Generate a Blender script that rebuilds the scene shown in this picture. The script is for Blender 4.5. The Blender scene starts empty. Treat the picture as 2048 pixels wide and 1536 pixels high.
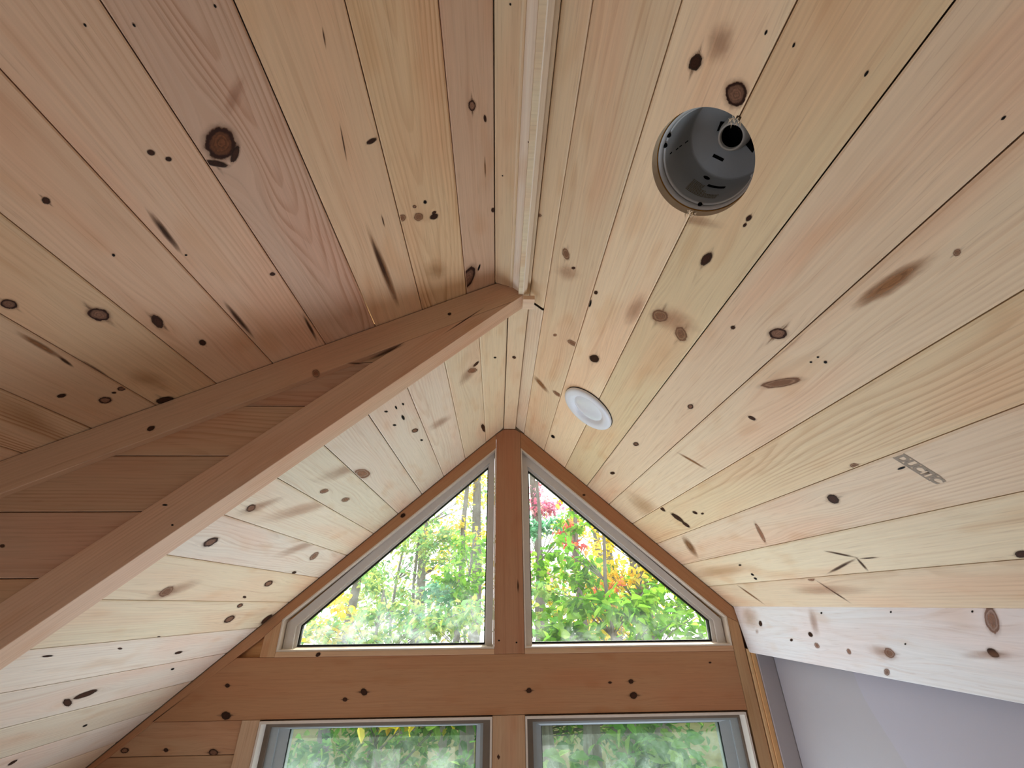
import bpy, bmesh, math, random
import numpy as np
from mathutils import Vector, Matrix
from mathutils.geometry import delaunay_2d_cdt

# Pine-clad loft with a gable window wall. x right, y towards the gable, z up; eye level is Z0 above the floor.
Z0 = 3.0
SKY, SUN, LW1, LW2, LD, LB = 3.0, 6.0, 8.4, 8.5, 12.5, 3.0
LC = (.78, .93, 1.12)
VT, LOOK, EXPO = 'Standard', 'None', 0.0
C = bpy.context.scene.collection
sc = bpy.context.scene

# ------------------------------------------------------------------ knots, in each plane's own metres
#   (u, v, long radius, short radius, angle, kind, grain tail)
KNOTS = {
 'RR': [
  (0.3039,0.2039,0.0125,0.0104,164,'D',2), (0.321,0.2824,0.0193,0.0169,62,'R',0), (0.2446,0.2839,0.003,0.0017,-178,'P',0), (0.2469,0.3253,0.003,0.0016,-172,'P',0),
  (0.2488,0.4232,0.0037,0.0018,-176,'P',0), (0.2458,0.4547,0.0031,0.0017,-170,'P',0), (0.2445,0.5763,0.0026,0.0016,-175,'P',0), (0.2715,0.2287,0.0311,0.0239,-164,'S',0),
  (0.4818,0.3992,0.007,0.0044,172,'D',1.5), (0.4966,0.4,0.0046,0.0027,172,'D',0), (0.5977,0.3728,0.0199,0.0091,174,'D',2), (0.8078,0.3475,0.0263,0.0197,146,'E',1),
  (0.8218,0.4149,0.0251,0.0175,-150,'E',1), (0.6684,0.5748,0.0193,0.0149,151,'R',2.5), (0.7167,0.4997,0.0062,0.0049,174,'D',2), (1.0526,0.5522,0.0132,0.0077,180,'R',2),
  (0.784,0.6543,0.051,0.0122,155,'E',0), (0.6881,0.6593,0.003,0.0024,178,'P',0), (0.6683,0.6599,0.0028,0.0023,179,'P',0), (0.6696,0.6762,0.0041,0.0032,15,'P',0),
  (0.3913,0.6628,0.0061,0.0039,-146,'E',1), (0.4731,0.6387,0.076,0.0161,173,'B',0), (0.7995,0.044,0.0193,0.0131,-162,'E',1), (0.8297,0.0761,0.0078,0.0045,138,'D',0),
  (0.9149,0.1543,0.0186,0.0057,-177,'P',0), (0.8636,0.1622,0.0084,0.0056,160,'D',0), (1.1377,0.2287,0.0262,0.0169,-26,'D',1), (1.1381,0.1363,0.0226,0.0142,112,'E',0),
  (1.1606,0.0637,0.012,0.0058,150,'E',0), (0.7327,-0.0635,0.0139,0.0059,113,'E',1), (0.9253,-0.0733,0.0121,0.008,125,'D',0), (1.52,0.1353,0.0268,0.0161,104,'E',0),
  (1.4513,0.506,0.0189,0.0095,169,'R',1), (1.8267,0.5115,0.0242,0.0083,169,'D',1), (1.942,0.1768,0.0216,0.0126,169,'P',0), (1.5404,0.0473,0.0557,0.0248,-122,'B',0),
  (1.3011,0.6783,0.0609,0.0085,104,'B',0), (1.6142,0.8401,0.0131,0.0093,-14,'D',0), (1.5795,0.8558,0.0109,0.0042,-177,'D',0), (1.7626,0.8279,0.0302,0.0221,98,'D',0),
  (1.7649,0.8702,0.0186,0.0165,92,'D',0), (1.792,0.7659,0.0183,0.0148,-142,'D',0), (1.9361,0.9709,0.0888,0.0317,-137,'B',0), (1.4212,0.9979,0.0577,0.0088,-132,'E',0),
  (1.0312,0.9592,0.0212,0.0138,29,'D',1), (0.8793,0.8969,0.011,0.0075,178,'E',1), (0.8059,0.939,0.0104,0.0027,-177,'P',0), (1.2298,1.1269,0.048,0.0064,153,'K',0),
  (1.1587,1.153,0.0354,0.0034,178,'K',0), (1.2838,1.1705,0.0981,0.0052,-166,'K',0), (1.2043,1.17,0.0331,0.0059,-114,'K',0), (1.4641,1.2052,0.0218,0.0092,16,'E',0),
  (1.4418,1.2667,0.0588,0.0068,101,'K',0), (0.8288,1.1885,0.0162,0.0082,-158,'D',1), (1.7469,1.1093,0.0126,0.0042,-169,'P',0), (1.744,1.1618,0.0107,0.0063,18,'P',0),
  (1.7569,1.1825,0.0108,0.0063,18,'P',0), (0.9412,0.6797,0.0101,0.0073,105,'D',0), (1.9277,1.2602,0.0687,0.0113,103,'B',0), (1.9091,0.7201,0.1424,0.1263,22,'O',0),
  (1.9389,1.1232,0.3061,0.0429,180,'O',0), (0.5364,0.3105,0.0701,0.0146,109,'S',0), (0.8384,0.2829,0.076,0.0265,176,'S',0), (0.6814,0.6041,0.061,0.0099,179,'S',0),
  (1.4692,1.2568,0.2019,0.0306,179,'S',0), (0.8582,0.0605,0.0545,0.0346,127,'S',0), (0.7963,0.379,0.0753,0.0499,114,'S',0),
 ],
 'SH': [
  (0.4239,0.5141,0.0308,0.0228,43,'G',0), (0.4451,0.5023,0.0178,0.0056,-136,'D',0), (0.453,0.5378,0.0189,0.0055,117,'D',1), (0.4144,0.6139,0.0055,0.005,76,'D',0),
  (0.4294,0.5979,0.0049,0.004,75,'D',0), (0.4485,0.787,0.0069,0.0049,41,'D',2), (0.7102,0.5635,0.006,0.0058,97,'D',0), (0.2549,0.5827,0.0021,0.0015,-167,'P',0),
  (0.2618,0.5312,0.0022,0.0016,-178,'P',0), (0.2551,0.4265,0.0023,0.0017,172,'P',0), (0.5657,0.7786,0.0039,0.0023,-151,'P',0), (0.6055,0.6804,0.0026,0.0022,65,'P',0),
  (0.68,0.8885,0.0198,0.0166,8,'R',2), (0.7408,0.8218,0.023,0.0096,-162,'D',3), (0.8421,0.79,0.0116,0.0073,18,'D',1), (0.6035,0.9734,0.013,0.0105,32,'R',1),
  (0.92,1.0573,0.0145,0.012,38,'R',0), (0.901,1.0077,0.0091,0.0078,49,'R',0), (0.8593,1.0995,0.009,0.0065,77,'D',0), (0.9056,1.0273,0.0044,0.004,150,'D',0),
  (0.995,0.973,0.0209,0.0153,98,'D',1), (0.5496,0.6818,0.0536,0.0071,-176,'K',0), (0.8101,0.6889,0.0815,0.007,-178,'K',0), (0.7119,1.0153,0.054,0.0078,-179,'B',0),
  (0.7671,1.0182,0.0274,0.0043,-173,'K',0), (0.823,0.9997,0.0649,0.006,-177,'K',0), (0.4576,0.0509,0.0115,0.0087,168,'R',3), (0.4784,0.2672,0.0117,0.0047,-104,'D',0),
  (0.6765,0.2055,0.0135,0.0116,145,'E',0), (0.6659,0.245,0.0107,0.0097,-88,'E',0), (0.688,0.167,0.0114,0.0088,-85,'D',0), (0.6419,0.183,0.0055,0.0047,-23,'P',0),
  (0.6456,0.2099,0.005,0.0038,119,'R',0), (0.6769,0.1654,0.0061,0.0044,-103,'D',0), (0.9382,0.094,0.05,0.0235,-156,'R',0), (0.9093,0.0542,0.0144,0.0037,-161,'P',0),
  (0.7221,0.0057,0.0082,0.0055,162,'D',0), (0.4889,0.0225,0.0084,0.0034,168,'D',0), (0.8115,0.3232,0.1568,0.0117,178,'B',0), (0.7835,0.3256,0.0997,0.0064,178,'K',0),
  (0.3091,0.2968,0.0156,0.0015,-171,'K',0), (0.4706,0.3199,0.0413,0.0017,-172,'K',0), (0.9152,0.5608,0.0676,0.0051,-176,'K',0), (0.5982,0.0255,0.0312,0.0026,179,'B',0),
  (0.659,0.2899,0.0216,0.0023,-179,'K',0), (0.9054,0.9482,0.0631,0.0355,173,'O',0), (0.9011,1.1962,0.1576,0.0405,-166,'O',0), (0.3605,0.4569,0.0401,0.0122,-134,'S',0),
  (0.8609,0.1891,0.0524,0.0399,151,'O',0),
 ],
 'LM': [
  (1.4533,-0.1906,0.0406,0.0133,141,'D',1), (1.3778,-0.145,0.0204,0.0081,155,'P',0), (1.3448,0.0436,0.0332,0.0131,142,'E',0), (1.3689,-0.07,0.0127,0.0046,147,'P',0),
  (1.3172,0.0247,0.0152,0.0111,-112,'D',0), (1.9715,0.012,0.0733,0.0107,171,'D',1), (1.4751,0.3385,0.0227,0.011,158,'R',0), (1.3232,0.3572,0.0233,0.0052,179,'P',0),
  (1.2326,0.363,0.014,0.0032,178,'P',0), (1.2155,0.3973,0.0103,0.0041,156,'P',0), (1.332,0.395,0.012,0.0044,158,'P',0), (1.5913,0.3309,0.0134,0.0048,165,'P',0),
  (1.2409,0.3372,0.0107,0.0033,176,'P',0), (1.5016,0.583,0.063,0.0226,169,'E',0), (1.4269,0.7087,0.0234,0.0122,165,'E',0), (1.6068,0.6914,0.0277,0.0129,170,'E',0),
  (1.2234,0.858,0.0205,0.0129,19,'R',1), (1.25,0.9917,0.0227,0.0194,10,'R',0), (1.8988,0.9516,0.0343,0.0209,-157,'E',0), (1.3416,1.1754,0.0288,0.0183,30,'E',1),
  (1.819,1.1148,0.0309,0.0155,13,'R',0), (1.7727,1.1868,0.0176,0.0048,-167,'D',0), (1.8164,1.2294,0.0212,0.0102,18,'R',0), (1.8641,1.2988,0.0349,0.0188,18,'R',0),
  (2.1779,1.3113,0.0353,0.0267,43,'D',0), (1.906,1.0471,0.0184,0.0078,4,'D',0), (1.5788,1.3627,0.0126,0.0033,-163,'D',0), (1.8073,1.4549,0.0224,0.0075,-176,'D',0),
  (1.9105,1.5465,0.014,0.0048,20,'P',0), (1.5903,1.586,0.0383,0.0163,176,'D',1), (1.5561,1.6084,0.0387,0.0084,-149,'D',0), (1.4684,1.3962,0.0127,0.0032,-164,'D',0),
  (1.8072,1.7641,0.0125,0.0058,22,'P',0), (1.2434,1.3928,0.0166,0.0034,-174,'D',0), (1.6709,1.8524,0.0127,0.01,31,'D',0), (1.3902,0.6131,0.1305,0.0544,135,'S',0),
  (1.4355,0.8025,0.169,0.0448,147,'S',0), (1.2453,0.8426,0.079,0.0299,133,'S',0), (1.5612,0.2315,0.0722,0.0455,126,'S',0), (1.3666,1.1686,0.0846,0.0386,150,'S',0),
  (1.7167,0.9323,0.1276,0.0427,149,'S',0), (1.351,0.0686,0.0628,0.0495,-150,'S',0),
 ],
 'CH': [
  (-0.5105,0.5731,0.0154,0.0104,123,'E',0), (-0.8916,0.406,0.0098,0.0079,-160,'D',0), (-0.1524,0.7884,0.0062,0.0058,-149,'D',0), (-0.3278,0.6452,0.0633,0.007,-149,'K',0),
  (-0.4057,0.607,0.0281,0.0042,-180,'K',0), (-0.1037,0.7662,0.0892,0.0027,-139,'K',0), (-1.0983,0.1247,0.0071,0.0038,163,'D',0), (-0.7472,0.168,0.0035,0.0021,166,'P',0),
  (-0.7815,0.2132,0.0069,0.0023,177,'P',0),
 ],
 'HD': [
  (-1.1593,-0.2958,0.0112,0.0074,161,'D',2), (-1.1328,-0.3983,0.022,0.0148,160,'D',2.5), (-0.5715,-0.3267,0.017,0.0123,151,'D',4), (-0.6481,-0.3516,0.0109,0.0076,168,'D',4),
  (0.1445,-0.3316,0.0132,0.0097,-180,'D',4), (0.5057,-0.3081,0.009,0.0045,-179,'D',3), (0.6003,-0.3057,0.0125,0.009,-172,'D',2.5), (0.6039,-0.3558,0.0179,0.0131,-171,'D',3.5),
  (0.9743,-0.2404,0.007,0.0037,-175,'D',0), (-0.7954,-0.1883,0.0115,0.0087,-156,'D',0), (-1.3398,-0.5069,0.0106,0.0065,162,'D',4), (-1.148,-0.5179,0.0207,0.0119,168,'R',3),
  (-1.5035,-0.5056,0.0176,0.0094,175,'R',0), (-1.5438,-0.4675,0.0063,0.004,-157,'D',0), (0.1029,0.0791,0.0349,0.0061,91,'K',0), (0.0123,-0.5505,0.0066,0.0058,136,'D',4),
  (0.4676,0.5173,0.0082,0.0053,-176,'D',0), (-0.4915,0.4128,0.0147,0.0107,-154,'D',0), (0.0119,-0.1444,0.0046,0.0039,177,'P',0), (0.0922,-0.1531,0.0046,0.0039,180,'P',0),
 ],
 'FS': [
  (2.0145,0.0664,0.0156,0.01,-154,'D',0), (2.0656,0.0991,0.0187,0.01,-157,'S',0), (1.8385,0.1164,0.0107,0.0045,-163,'D',0), (1.7108,0.0908,0.0129,0.0082,9,'D',0),
  (1.6999,0.1244,0.0143,0.0093,10,'E',0), (1.5523,0.1301,0.0107,0.0083,31,'E',0), (1.389,0.1198,0.0207,0.0139,12,'E',1), (1.4322,0.1714,0.0143,0.0079,-147,'E',0),
  (1.047,0.0252,0.0335,0.0149,-120,'E',0), (1.0885,0.0933,0.0128,0.0106,6,'D',1), (1.6038,0.0198,0.0063,0.003,-162,'P',0), (1.3121,0.0126,0.0045,0.0023,-156,'P',0),
  (1.0799,0.0084,0.0038,0.002,-148,'P',0), (1.3174,0.0921,0.0041,0.002,-153,'P',0), (1.6641,0.0509,0.0571,0.026,-112,'S',0), (1.4143,0.1208,0.0641,0.0241,177,'S',0),
  (2.0822,0.0452,0.0913,0.0547,15,'O',0), (1.0981,0.0981,0.0823,0.0117,-174,'S',0),
 ],
}

# ------------------------------------------------------------------ tags
def tag(o, label=None, cat=None, group=None, kind=None):
    if label: o['label'] = label
    if cat: o['category'] = cat
    if group: o['group'] = group
    if kind: o['kind'] = kind
    return o

def empty(name, loc=(0, 0, 0)):
    o = bpy.data.objects.new(name, None); o.empty_display_size = .1
    o.location = (loc[0], loc[1], loc[2] + Z0); C.objects.link(o); return o

# ------------------------------------------------------------------ materials
def newmat(name):
    m = bpy.data.materials.new(name); m.use_nodes = True
    nt = m.node_tree; nt.nodes.clear()
    return m, nt

class N:
    """tiny node helper"""
    def __init__(s, nt): s.nt = nt
    def node(s, t, **kw):
        n = s.nt.nodes.new(t)
        for k, v in kw.items(): setattr(n, k, v)
        return n
    def put(s, sock, v):
        if hasattr(v, 'is_output') or isinstance(v, bpy.types.NodeSocket): s.nt.links.new(v, sock)
        else: sock.default_value = v
    def m(s, op, a, b=None, c=None, clamp=False):
        n = s.node('ShaderNodeMath', operation=op, use_clamp=clamp)
        s.put(n.inputs[0], a)
        if b is not None: s.put(n.inputs[1], b)
        if c is not None: s.put(n.inputs[2], c)
        return n.outputs[0]
    def smooth(s, x, lo, hi):
        n = s.node('ShaderNodeMapRange', interpolation_type='SMOOTHSTEP')
        s.put(n.inputs[0], x); s.put(n.inputs[1], lo); s.put(n.inputs[2], hi); n.inputs[3].default_value = 0; n.inputs[4].default_value = 1
        return n.outputs[0]
    def attr(s, name): return s.node('ShaderNodeAttribute', attribute_name=name)
    def sep(s, v):
        n = s.node('ShaderNodeSeparateXYZ'); s.put(n.inputs[0], v); return n.outputs
    def comb(s, x, y, z):
        n = s.node('ShaderNodeCombineXYZ')
        for i, v in enumerate((x, y, z)): s.put(n.inputs[i], v)
        return n.outputs[0]
    def noise(s, vec, scale=1.0, detail=2.0, rough=.5, dist=0.0):
        n = s.node('ShaderNodeTexNoise'); s.put(n.inputs['Vector'], vec); n.inputs['Scale'].default_value = scale
        n.inputs['Detail'].default_value = detail; n.inputs['Roughness'].default_value = rough; n.inputs['Distortion'].default_value = dist
        return n.outputs[0]
    def mix(s, f, a, b, mode='MIX'):
        n = s.node('ShaderNodeMix', data_type='RGBA', blend_type=mode); s.put(n.inputs[0], f); s.put(n.inputs[6], a); s.put(n.inputs[7], b)
        return n.outputs[2]
    def bsdf(s, col, rough=.5, spec=.3, bump=None, strength=.1, dist=.001):
        p = s.node('ShaderNodeBsdfPrincipled'); s.put(p.inputs['Base Color'], col); s.put(p.inputs['Roughness'], rough)
        p.inputs['Specular IOR Level'].default_value = spec
        if bump is not None:
            b = s.node('ShaderNodeBump'); b.inputs['Strength'].default_value = strength; b.inputs['Distance'].default_value = dist
            s.put(b.inputs['Height'], bump); s.nt.links.new(b.outputs[0], p.inputs['Normal'])
        return p
    def out(s, sh):
        o = s.node('ShaderNodeOutputMaterial'); s.nt.links.new(sh, o.inputs[0])

def mat_pine():
    m, nt = newmat('knotty_pine'); k = N(nt)
    g = k.sep(k.attr('guv').outputs['Vector']); u, v, seed = g[0], g[1], g[2]
    tint = k.attr('tint').outputs['Color']; ring = k.attr('ring').outputs['Fac']; ctr = k.attr('ctr').outputs['Fac']
    s10 = k.m('MULTIPLY', seed, 3.17)
    fiber = k.noise(k.comb(k.m('MULTIPLY', u, 5), k.m('MULTIPLY', v, 210), s10), 1, 2, .6)
    wob = k.noise(k.comb(k.m('MULTIPLY', u, 3), k.m('MULTIPLY', v, 14), s10), 1, 1, .6)
    x = k.m('ADD', k.m('MULTIPLY', ring, 125), k.m('MULTIPLY', wob, 2.2))
    fr = k.m('FRACT', x)
    late = k.m('MULTIPLY', k.smooth(fr, .35, .86), k.m('SUBTRACT', 1, k.smooth(fr, .90, 1.0)))
    vis = k.smooth(k.noise(k.comb(k.m('MULTIPLY', u, .8), k.m('MULTIPLY', v, 22), k.m('ADD', s10, 9)), 1, 0, .5), .36, .66)
    late = k.m('MULTIPLY', late, k.m('ADD', .25, k.m('MULTIPLY', vis, .85)))
    patch = k.noise(k.comb(k.m('MULTIPLY', u, 2.2), k.m('MULTIPLY', v, 9), s10), 1, 1, .5)
    blot = k.noise(k.comb(k.m('MULTIPLY', u, 6), k.m('MULTIPLY', v, 16), k.m('ADD', s10, 5)), 1, 1, .6)
    pinkf = k.smooth(patch, .42, .72)
    pk = k.mix(1, tint, (1.0, .87, .83, 1), 'MULTIPLY')
    c = k.mix(k.m('MULTIPLY', pinkf, .65), tint, pk)
    c = k.mix(k.m('MULTIPLY', k.smooth(blot, .56, .78), .35), c, k.mix(1, c, (.86, .70, .55, 1), 'MULTIPLY'))
    c = k.mix(k.m('MULTIPLY', k.m('MULTIPLY', late, ctr), .60), c, k.mix(1, c, (.66, .48, .34, 1), 'MULTIPLY'))
    fb = k.m('ADD', .90, k.m('MULTIPLY', fiber, .20))
    c = k.mix(1, c, k.comb(fb, fb, fb), 'MULTIPLY')
    grit = k.noise(k.comb(k.m('MULTIPLY', u, 16), k.m('MULTIPLY', v, 420), s10), 1, 0, .5)
    dk = k.m('MULTIPLY', k.smooth(grit, .66, .80), .16)
    c = k.mix(dk, c, k.mix(1, c, (.5, .36, .28, 1), 'MULTIPLY'))
    stk = k.noise(k.comb(k.m('MULTIPLY', u, 1.3), k.m('MULTIPLY', v, 70), k.m('ADD', s10, 13)), 1, 2, .6)
    c = k.mix(k.m('MULTIPLY', k.smooth(stk, .56, .76), .30), c, k.mix(1, c, (.74, .58, .48, 1), 'MULTIPLY'))
    p = k.bsdf(c, .55, .25)
    k.out(p.outputs[0]); return m

def mat_knot():
    m, nt = newmat('pine_knot'); k = N(nt)
    a = k.sep(k.attr('kn').outputs['Vector']); t = k.sep(k.attr('kt').outputs['Vector']); al = k.sep(k.attr('ka').outputs['Vector'])
    cin = k.attr('kin').outputs['Color']; crim = k.attr('krim').outputs['Color']
    ku, kv, seed = a; tu, tv, tail = t; ain, arim, soft = al
    n1 = k.noise(k.comb(k.m('MULTIPLY', ku, 1.6), k.m('MULTIPLY', kv, 1.6), seed), 1, 3, .6)
    r0 = k.m('SQRT', k.m('ADD', k.m('MULTIPLY', ku, ku), k.m('MULTIPLY', kv, kv)))
    r = k.m('ADD', r0, k.m('MULTIPLY', k.m('SUBTRACT', n1, .5), .55))
    inner = k.m('MULTIPLY', k.m('SUBTRACT', 1, k.smooth(r, k.m('SUBTRACT', .98, soft), 1.06)), ain)
    rim = k.m('MULTIPLY', k.m('MULTIPLY', k.smooth(r, .58, .86), k.m('SUBTRACT', 1, k.smooth(r, .96, 1.14))), arim)
    halo = k.m('MULTIPLY', k.m('SUBTRACT', 1, k.smooth(r, .9, 1.55)), k.m('MULTIPLY', arim, .30))
    rg = k.m('FRACT', k.m('ADD', k.m('MULTIPLY', r, 3.4), k.m('MULTIPLY', n1, .6)))
    tex = k.m('ADD', .72, k.m('MULTIPLY', k.smooth(rg, .1, .8), .34))
    n2 = k.noise(k.comb(ku, kv, k.m('ADD', seed, 3)), 4.5, 3, .6)
    tex = k.m('MULTIPLY', tex, k.m('ADD', .6, k.m('MULTIPLY', n2, .8)))
    ci = k.mix(1, cin, k.comb(tex, tex, tex), 'MULTIPLY')
    col = k.mix(rim, ci, crim)
    tf = k.m('MULTIPLY', k.m('SUBTRACT', 1, k.smooth(k.m('ABSOLUTE', tu), .6, 3.6)),
             k.m('SUBTRACT', 1, k.smooth(k.m('ADD', k.m('ABSOLUTE', tv), k.m('MULTIPLY', k.m('ABSOLUTE', tu), .11)), .06, .62)))
    n3 = k.noise(k.comb(k.m('MULTIPLY', tu, .5), k.m('MULTIPLY', tv, 4), seed), 1.3, 3, .6)
    tf = k.m('MULTIPLY', k.m('MULTIPLY', tf, k.m('MULTIPLY', tail, .46)), k.smooth(n3, .25, .7), clamp=True)
    core = k.m('MAXIMUM', inner, rim)
    alpha = k.m('MAXIMUM', core, k.m('MAXIMUM', halo, tf), clamp=True)
    brown = k.mix(.5, crim, (.35, .18, .09, 1))
    col = k.mix(core, brown, col)
    p = k.bsdf(col, .6, .2)
    tr = k.node('ShaderNodeBsdfTransparent'); mx = k.node('ShaderNodeMixShader')
    k.put(mx.inputs[0], alpha); nt.links.new(tr.outputs[0], mx.inputs[1]); nt.links.new(p.outputs[0], mx.inputs[2])
    k.out(mx.outputs[0]); return m

def mat_plain(name, col, rough=.5, spec=.4, noise=0.0, scale=30, metal=0.0):
    m, nt = newmat(name); k = N(nt)
    tc = k.node('ShaderNodeTexCoord').outputs['Object']
    n = k.noise(tc, scale, 3, .6)
    f = k.m('ADD', 1 - noise, k.m('MULTIPLY', n, 2 * noise))
    c = k.mix(1, (*col, 1), k.comb(f, f, f), 'MULTIPLY')
    p = k.bsdf(c, rough, spec); p.inputs['Metallic'].default_value = metal
    k.out(p.outputs[0]); return m

def mat_pane(name, haze, tintc, lo, hi, base, streak=8.0, through=(.93, .97, .95)):
    """window glass with the dust and dried drips that catch the sky light"""
    m, nt = newmat(name); k = N(nt)
    tc = k.node('ShaderNodeTexCoord').outputs['Object']; x, y, z0 = k.sep(tc); z = k.m('SUBTRACT', z0, Z0)
    n = k.noise(k.comb(k.m('MULTIPLY', x, 1.0), 0.0, k.m('MULTIPLY', z, 1.0)), streak, 5, .65, .6)
    fine = k.noise(k.comb(x, 0.0, z), 55, 3, .6, 1.0)
    low = k.m('SUBTRACT', 1, k.smooth(z, lo, hi))
    h = k.m('MULTIPLY', k.m('ADD', base, k.m('MULTIPLY', k.smooth(n, .38, .75), k.m('ADD', .25, low))), haze)
    h = k.m('MULTIPLY', h, k.m('ADD', .55, k.m('MULTIPLY', fine, .9)), clamp=True)
    tr = k.node('ShaderNodeBsdfTransparent'); tr.inputs[0].default_value = (*through, 1)
    tl = k.node('ShaderNodeBsdfTranslucent'); tl.inputs[0].default_value = (*tintc, 1)
    m1 = k.node('ShaderNodeMixShader'); k.put(m1.inputs[0], h); nt.links.new(tr.outputs[0], m1.inputs[1]); nt.links.new(tl.outputs[0], m1.inputs[2])
    gl = k.node('ShaderNodeBsdfGlossy'); gl.inputs['Roughness'].default_value = .02
    lw = k.node('ShaderNodeLayerWeight'); lw.inputs[0].default_value = .5
    fr = k.m('ADD', .07, k.m('MULTIPLY', k.m('POWER', lw.outputs['Facing'], 5.0), .9), clamp=True)
    m2 = k.node('ShaderNodeMixShader'); k.put(m2.inputs[0], fr); nt.links.new(m1.outputs[0], m2.inputs[1]); nt.links.new(gl.outputs[0], m2.inputs[2])
    k.out(m2.outputs[0]); return m

def mat_leaf():
    m, nt = newmat('leaf'); k = N(nt)
    c = k.attr('lcol').outputs['Color']
    d = k.node('ShaderNodeBsdfDiffuse'); k.put(d.inputs[0], c)
    t = k.node('ShaderNodeBsdfTranslucent'); k.put(t.inputs[0], c)
    mx = k.node('ShaderNodeMixShader'); mx.inputs[0].default_value = .55
    nt.links.new(d.outputs[0], mx.inputs[1]); nt.links.new(t.outputs[0], mx.inputs[2]); k.out(mx.outputs[0]); return m

def mat_bark():
    m, nt = newmat('bark'); k = N(nt)
    tc = k.node('ShaderNodeTexCoord').outputs['Object']; x, y, z = k.sep(tc)
    n = k.noise(k.comb(k.m('MULTIPLY', x, 30), k.m('MULTIPLY', y, 30), k.m('MULTIPLY', z, 5)), 1, 4, .6)
    c = k.mix(n, (.09, .075, .06, 1), (.30, .27, .24, 1))
    k.out(k.bsdf(c, .9, .1).outputs[0]); return m

M = dict(pine=mat_pine(), knot=mat_knot(), leaf=mat_leaf(), bark=mat_bark(),
         vinyl=mat_plain('white_vinyl', (.68, .65, .63), .35, .4, .04, 60),
         gasket=mat_plain('black_gasket', (.015, .015, .016), .5, .3, .1),
         dark_vinyl=mat_plain('dark_brown_frame', (.22, .17, .13), .5, .3, .1),  # one even dark brown around the sash
         liner=mat_plain('primed_jamb', (.72, .64, .56), .5, .3, .06, 40),
         backlit_vinyl=mat_plain('sash_vinyl_shaded', (.42, .44, .43), .35, .4, .04, 60),  # darker copy of the vinyl, backlit shade put into the grey
         sheet=mat_plain('wall_sheet', (.50, .46, .46), .6, .25, .02, 4),
         sheet2=mat_plain('wall_sheet_front', (.515, .475, .50), .6, .25, .02, 4),
         steel=mat_plain('painted_steel', (.40, .40, .39), .45, .4, .05, 50),
         steel_light=mat_plain('bare_steel_rim', (.55, .54, .52), .4, .5, .05, 50),
         black=mat_plain('black_slot', (.004, .004, .004), .8, .1),
         socket=mat_plain('socket_collar', (.70, .64, .56), .5, .4, .08, 60),
         foam=mat_plain('amber_insulation', (.50, .25, .05), .8, .1, .25, 90),
         labelp=mat_plain('label_print', (.22, .16, .06), .7, .1),
         ltrim=mat_plain('white_light_trim', (.82, .82, .83), .35, .4, .01),
         lens=mat_plain('frosted_lens', (.80, .81, .82), .12, .55, .01),
         ink=mat_plain('grey_stamp_ink', (.43, .36, .29), .8, .1, .2, 300),
         plaster=mat_plain('painted_wall', (.62, .50, .40), .7, .2, .05, 10),
         floorb=mat_plain('subfloor', (.62, .46, .30), .6, .2, .15, 6),
         ground=mat_plain('forest_floor', (.16, .14, .06), .95, .05, .5, 3),
         splinter=mat_plain('torn_fibre', (.80, .66, .48), .8, .1, .1, 80))
M['pane_left'] = mat_pane('dusty_pane_sunlit', .34, (.84, .95, 1.0), -.20, .12, .14, 7)
M['pane_right'] = mat_pane('dusty_pane', .20, (.90, .97, 1.0), -.18, .0, .12, 9)
M['pane_low'] = mat_pane('screened_low_pane', .52, (.40, .50, .48), -.75, -.48, .25, 9, (.55, .62, .58))

# ------------------------------------------------------------------ wood pieces
KC = {  # kind: centre colour, rim colour, centre alpha, rim alpha, softness
    'D': ((.085, .035, .018), (.03, .012, .007), .97, .85, .25), 'R': ((.36, .20, .13), (.045, .015, .008), .85, .97, .15),
    'E': ((.40, .18, .09), (.20, .07, .03), .62, .62, .5), 'P': ((.012, .008, .006), (.012, .008, .006), 1., .6, .15),
    'K': ((.09, .042, .02), (.09, .042, .02), .85, 0., .80), 'B': ((.38, .19, .08), (.38, .19, .08), .80, 0., .8),
    'S': ((.55, .30, .19), (.60, .34, .22), .36, 0., .95), 'O': ((.62, .33, .10), (.66, .38, .14), .32, 0., .95),
    'G': ((.24, .098, .042), (.05, .016, .008), .97, .95, .12)}

class Frame:
    """plane frame: origin, U along the boards, V across, Nn towards the room"""
    def __init__(s, o, U, V, Nn):
        s.o = np.array(o, float); s.U = np.array(U, float); s.V = np.array(V, float); s.N = np.array(Nn, float)
        for a in ('U', 'V', 'N'): setattr(s, a, getattr(s, a) / np.linalg.norm(getattr(s, a)))
    def at(s, u, v, h=0.0):
        u = np.asarray(u, float); v = np.asarray(v, float); h = np.broadcast_to(np.asarray(h, float), u.shape)
        P = s.o + u[..., None] * s.U + v[..., None] * s.V + h[..., None] * s.N
        P = P.copy(); P[..., 2] += Z0
        return P

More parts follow.
